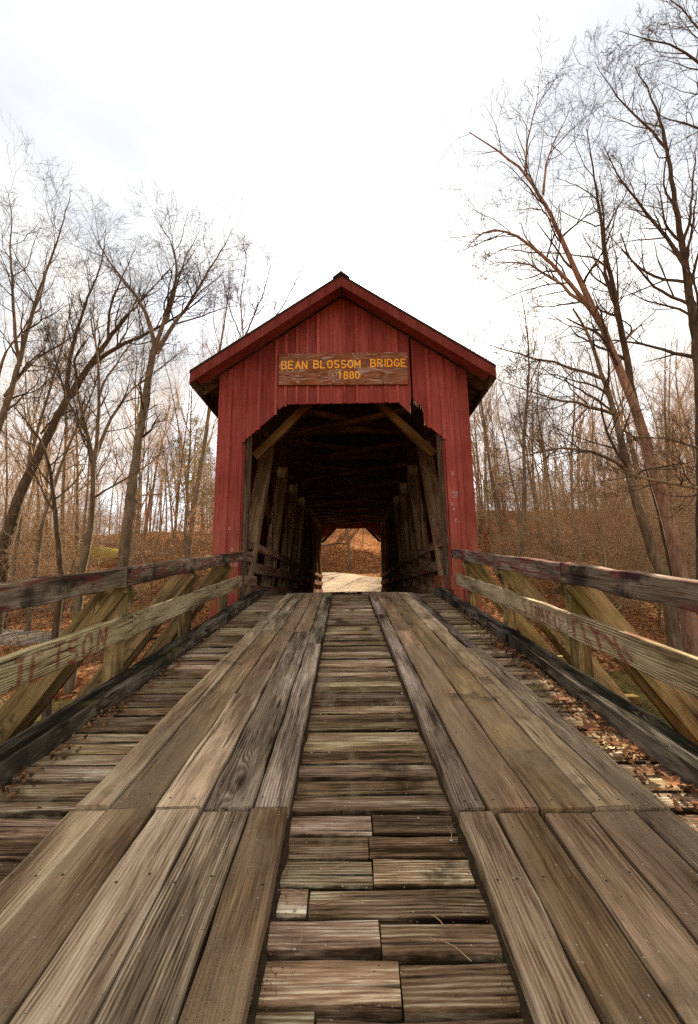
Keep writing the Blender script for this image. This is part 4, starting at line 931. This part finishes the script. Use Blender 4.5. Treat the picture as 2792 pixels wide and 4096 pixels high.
for xx, yy in spots:
    k = int(fg.integers(0, 7)); s_ = fg.uniform(.85, 1.25)*(1.12 if xx > 0 else 1.0)
    place_copy((('trunk', FV[k][0]), ('crown', FV[k][1])), 'forest_tree', (xx, yy, float(H(xx, yy))), fg.uniform(0, 6.28), s_, '%s on the %s' % (('medium grey barked bare tree', 'stout grey bare tree', 'slim pale barked bare tree', 'tall grey bare tree with clean lower trunk', 'thin pale bare tree', 'pale barked bare tree of middle size', 'very thin grey bare tree')[k], 'leafy slope above the gravel road' if xx < -4 and yy > 44 else 'bank below the gravel road' if xx < -4 else 'upper slope behind the leaning trees' if yy > 50 else 'lower slope behind the leaning trees'), 'tree', 'bare trees of the hillside wood')
for j_ in range(15):
    yy = fg.uniform(22, 36); xx = -fg.uniform(.28, .95)*yy
    if not free(xx, yy, 1.0): continue
    k = (0, 1, 3, 5)[j_ % 4]; place_copy((('trunk', FV[k][0]), ('crown', FV[k][1])), 'forest_tree', (xx, yy, float(H(xx, yy))), fg.uniform(0, 6.28), fg.uniform(1.05, 1.35), 'extra tall bare tree on the bank near the gravel bar', 'tree', 'tall bare trees of the lower left bank'); spots.append((xx, yy))
# the trunks seen through the far portal
for px, Y_, k, s_ in ((796, 44, 3, 1.15), (741, 47, 5, .7), (824, 48, 4, .9), (868, 47, 4, .8), (752, 52, 4, .7)):
    p = W(px, 1310, Y_); place_copy((('trunk', FV[k][0]), ('crown', FV[k][1])), 'forest_tree', (p[0], Y_, float(H(p[0], Y_))), k*1.1, s_, 'bare tree on the slope framed by the far portal', 'tree', 'trees framed by the far portal')

# saplings, some with orange leaves
SV = []
for s_ in range(7):
    g = np.random.default_rng(200+s_); T = Tree(g); T.cut = 0; h = (4.2, 3.2, 5.0, 3.8, 3.0, 4.5, 3.4)[s_]; n = 8
    d = np.array([g.normal(0, .1), g.normal(0, .1), 1.]); pts = [np.array([0, 0, -.2])]; dirs = [d]
    for i in range(n): d = d+g.normal(0, .07, 3); d /= np.linalg.norm(d); pts.append(pts[-1]+d*h/n); dirs.append(d)
    rad = np.linspace(.028, .005, n+1); T.branch(pts, rad, 0); T.kids(pts, dirs, rad, h*.6, 0, 4, (18, 6, 4, 2), .06, .12, (35, 75), .1)
    a, b = T.meshes((0, 0, 0)); a.materials.append(M['barkpale' if s_ % 2 else 'bark']); b.materials.append(M['twig']); parts = [('trunk', a), ('crown', b)]
    if s_ < 3:
        pool = np.concatenate([p[1:] for p, r, k_ in T.cr if len(p) <= 4]); q = pool[g.integers(0, len(pool), 1000)]+g.normal(0, .05, (1000, 3))
        V, F, ti = leaves(q, g, .085, 1.0); lm = npmesh('leaves', V, F, False, ti); lm.materials.append(M['leaf_orange']); parts.append(('leaves', lm))
    SV.append(parts)
def sap(n, xr, yr, variants, label, group, seed, smin=.7, smax=1.2, name='sapling', cone=True):
    g = np.random.default_rng(seed); c = 0; t_ = 0
    while c < n and t_ < 4000:
        t_ += 1; yy = g.uniform(*yr); xx = g.uniform(*xr)
        if cone and abs(xx) > yy*1.0+2: continue
        if abs(xx-XC) < 4.5 and yy < 27.5: continue
        if float(H(xx, yy)) < -3.3: continue
        if not free(xx, yy, .25): continue
        k = variants[int(g.integers(0, len(variants)))]; place_copy(SV[k], name, (xx, yy, float(H(xx, yy))), g.uniform(0, 6.28), g.uniform(smin, smax), label, 'sapling', group); c += 1
sap(60, (-40, -6), (22, 58), [0, 1, 2], 'young tree holding dry orange leaves on the slope below the gravel road', 'orange leaved saplings of the left slope', 1, name='beech_sapling')
sap(46, (7, 46), (24, 60), [0, 1, 2], 'young tree holding dry orange leaves behind the leaning trees', 'orange leaved saplings of the right wood', 2, .6, 1.0, name='beech_sapling')
sap(14, (-9, 6), (44, 58), [0, 1, 2], 'orange leaved young tree on the slope beyond the far portal', 'orange saplings beyond the far portal', 3, .5, .9, name='beech_sapling')
sap(45, (5.5, 50), (18, 58), [3, 4, 5, 6], 'bare twiggy sapling in the wood behind the leaning trees', 'bare saplings of the right wood', 4, .8, 1.9)
sap(44, (-48, -5.5), (18, 58), [3, 4, 5, 6], 'bare twiggy sapling on the bank below the gravel road', 'bare saplings of the left bank', 5, .7, 1.7)
sap(16, (3.6, 9), (4.5, 10), [3, 4, 5, 6], 'thin bare bush below the sunlit topped railing', 'bare bushes below the right railing', 6, .35, .6, name='bare_bush')
sap(12, (-11, -4), (5, 11), [3, 4, 6], 'thin bare bush below the mossy railing', 'bare bushes below the left railing', 7, .3, .5, name='bare_bush')

sap(60, (5.5, 50), (20, 60), [3, 4, 5, 6], 'tall thin bare pole sapling behind the leaning trees', 'tall pole saplings of the right wood', 14, 1.7, 2.8, name='pole_sapling')
sap(45, (-46, -6), (20, 60), [3, 4, 5, 6], 'tall thin bare pole sapling near the utility pole and gravel road', 'tall pole saplings of the left bank', 15, 1.6, 2.6, name='pole_sapling')
sap(45, (10, 75), (56, 86), [3, 4, 5, 6], 'low bare sapling along the hill crest behind the leaning trees', 'saplings along the far crest', 16, 1.3, 2.4, name='crest_sapling')
# pines, pale green behind the left gable
def pine(x, y_, h, seed, which):
    g = np.random.default_rng(seed); T = Tree(g); T.cut = 0; pts = [np.array([0, 0, -.3+h*i/8])+g.normal(0, .05, 3) for i in range(9)]; T.branch(pts, np.linspace(.2, .02, 9), 0); q = []
    for i in range(70):
        z = h*g.uniform(.35, .99); L = (1.05-z/h)*h*.26+.3; a = g.uniform(0, 6.28); d = np.array([math.cos(a), math.sin(a), g.uniform(-.05, .3)]); P = [np.array([0, 0, z])+d*L*t for t in (0, .5, 1)]; T.branch(P, (.03, .015, .005), 2)
        for t in np.linspace(.25, 1, 16): q.append(np.array([0, 0, z])+d*L*t+g.normal(0, .16, 3))
    a_, b_ = T.meshes((0, 0, 0)); a_.materials.append(M['barkdark']); b_.materials.append(M['twig']); V, F, ti = leaves(np.array(q), g, .42, .2, .5, .22); lm = npmesh('needles', V, F, False, ti); lm.materials.append(M['needle'])
    place_copy((('trunk', a_), ('crown', b_), ('needles', lm)), 'pine_tree', (x, y_, float(H(x, y_))), 0, 1, '%s pale green pine showing through bare trees beside the gable' % which, 'tree', 'pines beyond the bridge')
for px, Y_, h in ((430, 46, 17), (455, 50, 15), (395, 55, 14)): p = W(px, 1250, Y_); pine(p[0], Y_, h, int(px), {17: 'tallest', 15: 'middle', 14: 'shortest'}[h])

# utility pole and wires
p = W(318, 1262, 30); gz = float(H(p[0], 30))
up_ = thing('utility_pole', (p[0], 30, gz), 'slim reddish wooden utility pole beside the gravel road', 'utility pole')
V, F = Tree.tubes([(np.array([(p[0], 30, gz-.3), (p[0]+.1, 30, gz+3), (p[0]+.35, 30, gz+6.5), (p[0]+.5, 30, gz+8.2)]), np.array([.14, .13, .11, .10]), 10)])
link('shaft', npmesh('shaft', V, F), M['barkpink'], up_)
plank('crossarm', (p[0]-.35, 29.9, gz+7.7), (p[0]+1.3, 29.9, gz+7.75), .1, .1, 'old', up_, seg=2, wear=0, seed=1)

# fallen logs on the slopes
for k, (x, y_, a, L, r) in enumerate(((-19, 29, .25, 7, .12), (-13, 33, -.4, 5, .10), (6.5, 50, .5, 5, .14), (-2.5, 49, .15, 4, .11), (16, 30, .9, 6, .13), (11, 24, .3, 5, .1), (-11, 19, .5, 4, .09))):
    g = np.random.default_rng(k+70); P = []
    for t in np.linspace(-.5, .5, 7): xx, yy = x+math.cos(a)*L*t, y_+math.sin(a)*L*t; P.append((xx, yy, float(H(xx, yy))+r*.6+g.normal(0, .03)))
    V, F = Tree.tubes([(np.array(P), np.linspace(r, r*.6, 7), 7)]); o = link('fallen_log', npmesh('fallen_log', V-np.array(P[0]), F), M['barkdark'], None, Matrix.Translation(P[0]))
    tag(o, 'mossy fallen log lying among leaves on the wooded slope', 'log', 'fallen logs on the slopes')

# ground cover
g = np.random.default_rng(5)
def scatter(n, xr, yr, cone=1.02):
    x = g.uniform(*xr, n); y_ = yr[0]+(yr[1]-yr[0])*g.uniform(0, 1, n)**1.4; k = (np.abs(x) < y_*cone+2) & (np.abs(x-XC) > 2.0+1.0*(y_ > 25)); x, y_ = x[k], y_[k]; z = H(x, y_); k = z > -3.5; return np.stack([x[k], y_[k], z[k]+.015], 1)
P = np.concatenate([scatter(26000, (-26, 26), (1, 30)), scatter(9000, (-16, 16), (33, 60))])
d = np.array([np.min([np.hypot(*(q[:2]-r_[:2])) for r_ in ROAD]) for q in P]); P = P[d > 3.0]
V, F, ti = leaves(P, g, .10, 0, .35, .6); tag(link('leaf_litter', npmesh('leaf_litter', V, F, False, ti), M['leaf_dead']), 'dry brown leaves carpeting the creek banks', 'leaves', kind='stuff')
P = scatter(9000, (-20, 20), (1.5, 22)); m = np.abs(P[:, 0]) > 2.4; P = P[m]; n = len(P)
dn = np.array([math.sin(q[0]*.9+1)+math.sin(q[1]*1.3+q[0]*.4) for q in P]); P = P[dn > .1]; n = len(P)
a = g.uniform(0, 6.28, n); hh = g.uniform(.12, .42, n); ln = g.uniform(.1, .5, n)*hh; w_ = np.stack([np.cos(a+1.57), np.sin(a+1.57), 0*a], 1)*.006
tip = P+np.stack([np.cos(a)*ln, np.sin(a)*ln, hh], 1); md = P+np.stack([np.cos(a)*ln*.3, np.sin(a)*ln*.3, hh*.6], 1)
V = np.stack([P-w_, P+w_, md+w_*.7, md-w_*.7, tip, tip+w_*.1], 1).reshape(-1, 3); b = np.arange(n)[:, None]*6; F = np.concatenate([b+np.array([0, 1, 2, 3]), b+np.array([3, 2, 5, 4])])
tag(link('dry_grass', npmesh('dry_grass', V, F, False, np.repeat(g.uniform(0, 1, n), 6)), M['grass']), 'dry tan grass on the banks beside the ramp', 'grass', kind='stuff')
# brambles: thin arching canes
bs = []
for q in np.concatenate([scatter(1500, (-22, 22), (3, 26))]):
    if abs(q[0]-XC) < 3.2 and q[1] < 9: continue
    a = g.uniform(0, 6.28); L = g.uniform(.6, 2.0); d = np.array([math.cos(a), math.sin(a), 0]); hgt = g.uniform(.3, 1.3)
    bs.append((np.array([q+d*L*t+np.array([0, 0, hgt*4*t*(1-t)*(1.2-.7*t)])+g.normal(0, .02, 3) for t in (0, .2, .4, .65, 1)]), np.linspace(.007, .003, 5), 3))
V, F = Tree.tubes(bs); tag(link('brambles', npmesh('brambles', V, F), M['twig']), 'tangled thin brown canes over the banks', 'brambles', kind='stuff')

# ------------------------------------------------------------------ litter on the ramp
def drift(n, xf, yr, seed, size):
    g = np.random.default_rng(seed); y_ = g.uniform(*yr, n); x = np.array([xf(v) for v in y_]); return g, x, y_
g = np.random.default_rng(12); n = 1100
y_ = 1.2+5.3*g.beta(1.3, 2.2, n); edge = np.interp(y_, [0, 4.05, 7.5], [1.30, 1.425, 1.43]); wd = np.interp(y_, [1.2, 2.5, 4, 6.5], [.17, .14, .09, .03]); x = edge-np.abs(g.normal(0, 1, n))*wd
P1 = np.stack([x, y_, deck(y_)+.004+.03*g.uniform(0, 1, n)*np.clip(1-(edge-x)/.25, 0, 1)], 1)
m = 420; y2 = .9+4.5*g.beta(1.2, 2.2, m); e2 = np.interp(y2, [0, 3.2, 7.5], [-1.49, -1.515, -1.65]); x2 = e2+np.abs(g.normal(0, 1, m))*np.interp(y2, [.9, 2, 5], [.11, .07, .03])
P2 = np.stack([x2, y2, deck(y2)+.004+.025*g.uniform(0, 1, m)], 1)
V, F, ti = leaves(np.concatenate([P1, P2]), g, .027, 0, .5, .6); tag(link('leaf_drift', npmesh('leaf_drift', V, F, False, ti*.74), M['leaf_dead']), 'crumbled brown leaves drifted against the kerb timbers', 'leaves', kind='stuff')
LM = []
for k in range(6):
    gl = random.Random(k); out = []; L = .075
    for i in range(22):
        t = i/22*2*math.pi; rr = .5+.16*math.sin(5*t+k)+gl.uniform(-.06, .06); out.append((L*.62*rr*math.cos(t)*1.6, L*rr*math.sin(t)*1.15))
    V = [(0, 0, 0)]+[(px, py, .22*abs(py)+.9*px*px*(1+k*.5)+gl.uniform(-.003, .004)) for px, py in out]; F = [(0, i, i % 22+1) for i in range(1, 23)]
    me = mesh('fallen_leaf', V, F); a = me.attributes.new('tint', 'FLOAT', 'POINT'); a.data.foreach_set('value', [gl.uniform(.15, .62)+gl.uniform(-.04, .04) for _ in V]); me.materials.append(M['leaf_dead']); LM.append(me)
g = random.Random(8)
for k in range(54):
    yv = 1.25+2.6*g.random()**1.2 if k < 46 else g.uniform(1.2, 3.6)
    if k < 46: xv = np.interp(yv, [0, 4.05], [1.29, 1.42])-abs(g.gauss(0, .07))-.01; grp, lab = 'dry leaves against the right kerb', 'curled brown dry leaf lying against the sun striped kerb'
    else: xv = np.interp(yv, [0, 3.2, 7.5], [-1.48, -1.51, -1.64])+abs(g.gauss(0, .06))+.015; grp, lab = 'dry leaves against the shaded kerb', 'curled brown dry leaf lying against the shaded kerb'
    o = link('fallen_leaf', LM[k % 6], None, None, Matrix.Translation((xv, yv, deck(yv)+.012+g.uniform(0, .02))) @ Matrix.Rotation(g.uniform(0, 6.28), 4, 'Z') @ Matrix.Rotation(g.uniform(-.4, .4), 4, 'X') @ Matrix.Scale(g.uniform(.4, .95), 4)); tag(o, lab, 'leaf', grp)
# pebbles and bits
pm = []
for k in range(4):
    me = bpy.data.meshes.new('pebble'); bm = bmesh.new(); bmesh.ops.create_icosphere(bm, subdivisions=2, radius=1); gl = random.Random(k)
    for v in bm.verts: v.co *= gl.uniform(.85, 1.12); v.co.z *= .65; v.co.x *= 1.25
    bm.to_mesh(me); bm.free(); me.materials.append(M['pebble']); pm.append(me)
for k in range(34):
    yv = 1.0+4.5*g.random()**1.6; z = None
    xv = g.choice((g.uniform(-.23, -.14), g.uniform(.22, .33), g.uniform(-.2, .3), g.uniform(1.16, 1.35), g.uniform(-1.4, -1.1)))
    r_ = g.uniform(.003, .0055) if k > 3 else g.uniform(.006, .008)
    o = link('pebble', pm[k % 4], None, None, Matrix.Translation((xv, yv, deck(yv)+r_*.5)) @ Matrix.Rotation(g.uniform(0, 6.28), 4, 'Z') @ Matrix.Scale(r_, 4)); tag(o, 'small pale pebble lying on the transverse deck planks', 'pebble', 'pebbles scattered on the deck')
# dark soil packed along the wheel tracks
g = np.random.default_rng(44); V = []; F = []
def soil_strip(b0, b1, ya, yb, side):
    global V, F
    n_ = int((yb-ya)/.035); s = len(V)
    for i in range(n_+1):
        yv = ya+(yb-ya)*i/n_; t = (yv-ya)/(yb-ya); x0 = lerp(b0, b1, t); wd = .006+.007*abs(math.sin(yv*3.1)+.6*math.sin(yv*11.3)+g.normal(0, .5)); hh = .008+.006*g.uniform()
        V += [(x0-side*.004, yv, deck(yv)+hh), (x0+side*wd*.5, yv, deck(yv)+hh*.6), (x0+side*wd, yv, deck(yv)-.003)]
    for i in range(n_):
        for j in range(2): a_ = s+i*3+j; F.append((a_, a_+1, a_+4, a_+3))
for b0, b1, ya, yb, sd in ((Lb0[5], Lb1[5], 1.66, 7.2, 1), (Ln0[5], Ln1[5], .3, 1.66, 1), (Rb0[0], Rb1[0], 1.64, 7.2, -1), (Rn0[0], Rn1[0], .3, 1.64, -1), (Lb0[0], Lb1[0], 1.66, 7.2, -1), (Rb0[5], Rb1[5], 1.64, 7.2, 1)): soil_strip(b0, b1, ya, yb, sd)
tag(link('track_soil', mesh('track_soil', V, F, True), M['soil'], ramp), kind='stuff')

g = np.random.default_rng(77); C = []
for b0, b1, ya, yb, sd in ((Lb0[5], Lb1[5], 1.66, 7.2, 1), (Ln0[5], Ln1[5], .6, 1.66, 1), (Rb0[0], Rb1[0], 1.64, 7.2, -1), (Rn0[0], Rn1[0], .6, 1.64, -1), (Lb0[0], Lb1[0], 1.66, 5, -1), (Rb0[5], Rb1[5], 1.64, 5, 1)):
    n_ = int(420*(yb-ya)); t = g.uniform(0, 1, n_); yv = ya+(yb-ya)*t; C.append(np.stack([b0+(b1-b0)*t+sd*(.004+np.abs(g.normal(0, .022, n_))), yv, deck(yv)+.001], 1))
C = np.concatenate(C); n_ = len(C); r_ = g.uniform(.0012, .0042, n_)[:, None]
dv = g.normal(0, 1, (n_, 4, 3)); dv /= np.linalg.norm(dv, axis=2, keepdims=True); dv[:, :, 2] = np.abs(dv[:, :, 2])*.6
Vc = (C[:, None]+dv*r_[:, None]).reshape(-1, 3); b = np.arange(n_)[:, None]*4; Fc = np.concatenate([b+np.array(q) for q in ((0, 1, 2), (0, 2, 3), (0, 3, 1), (1, 3, 2))])
tag(link('track_dirt', npmesh('track_dirt', Vc, Fc, False, np.repeat(g.uniform(0, .62, n_), 4)), M['leaf_dead'], ramp), kind='stuff')
for k in range(22):
    yv = 1.1+3.2*g.uniform()**1.3; xv = float(g.choice([g.uniform(-.22, -.1), g.uniform(.2, .32), g.uniform(1.15, 1.3), g.uniform(-1.45, -1.2)])); a_ = g.uniform(0, 6.28); L = g.uniform(.04, .13)
    P_ = np.array([[L*t*math.cos(a_+.5*t), L*t*math.sin(a_+.5*t), deck(yv+L*t*math.sin(a_+.5*t))-deck(yv)] for t in (0, .4, .7, 1)])
    Vt, Ft = Tree.tubes([(P_, np.array([.0016, .0015, .0012, .0008]), 5)])
    tag(link('fallen_twig', npmesh('fallen_twig', Vt, Ft), M['twig'], None, Matrix.Translation((xv, yv, deck(yv)+.005))), 'short thin brown twig lying on the ramp deck', 'twig', 'twigs scattered on the ramp')
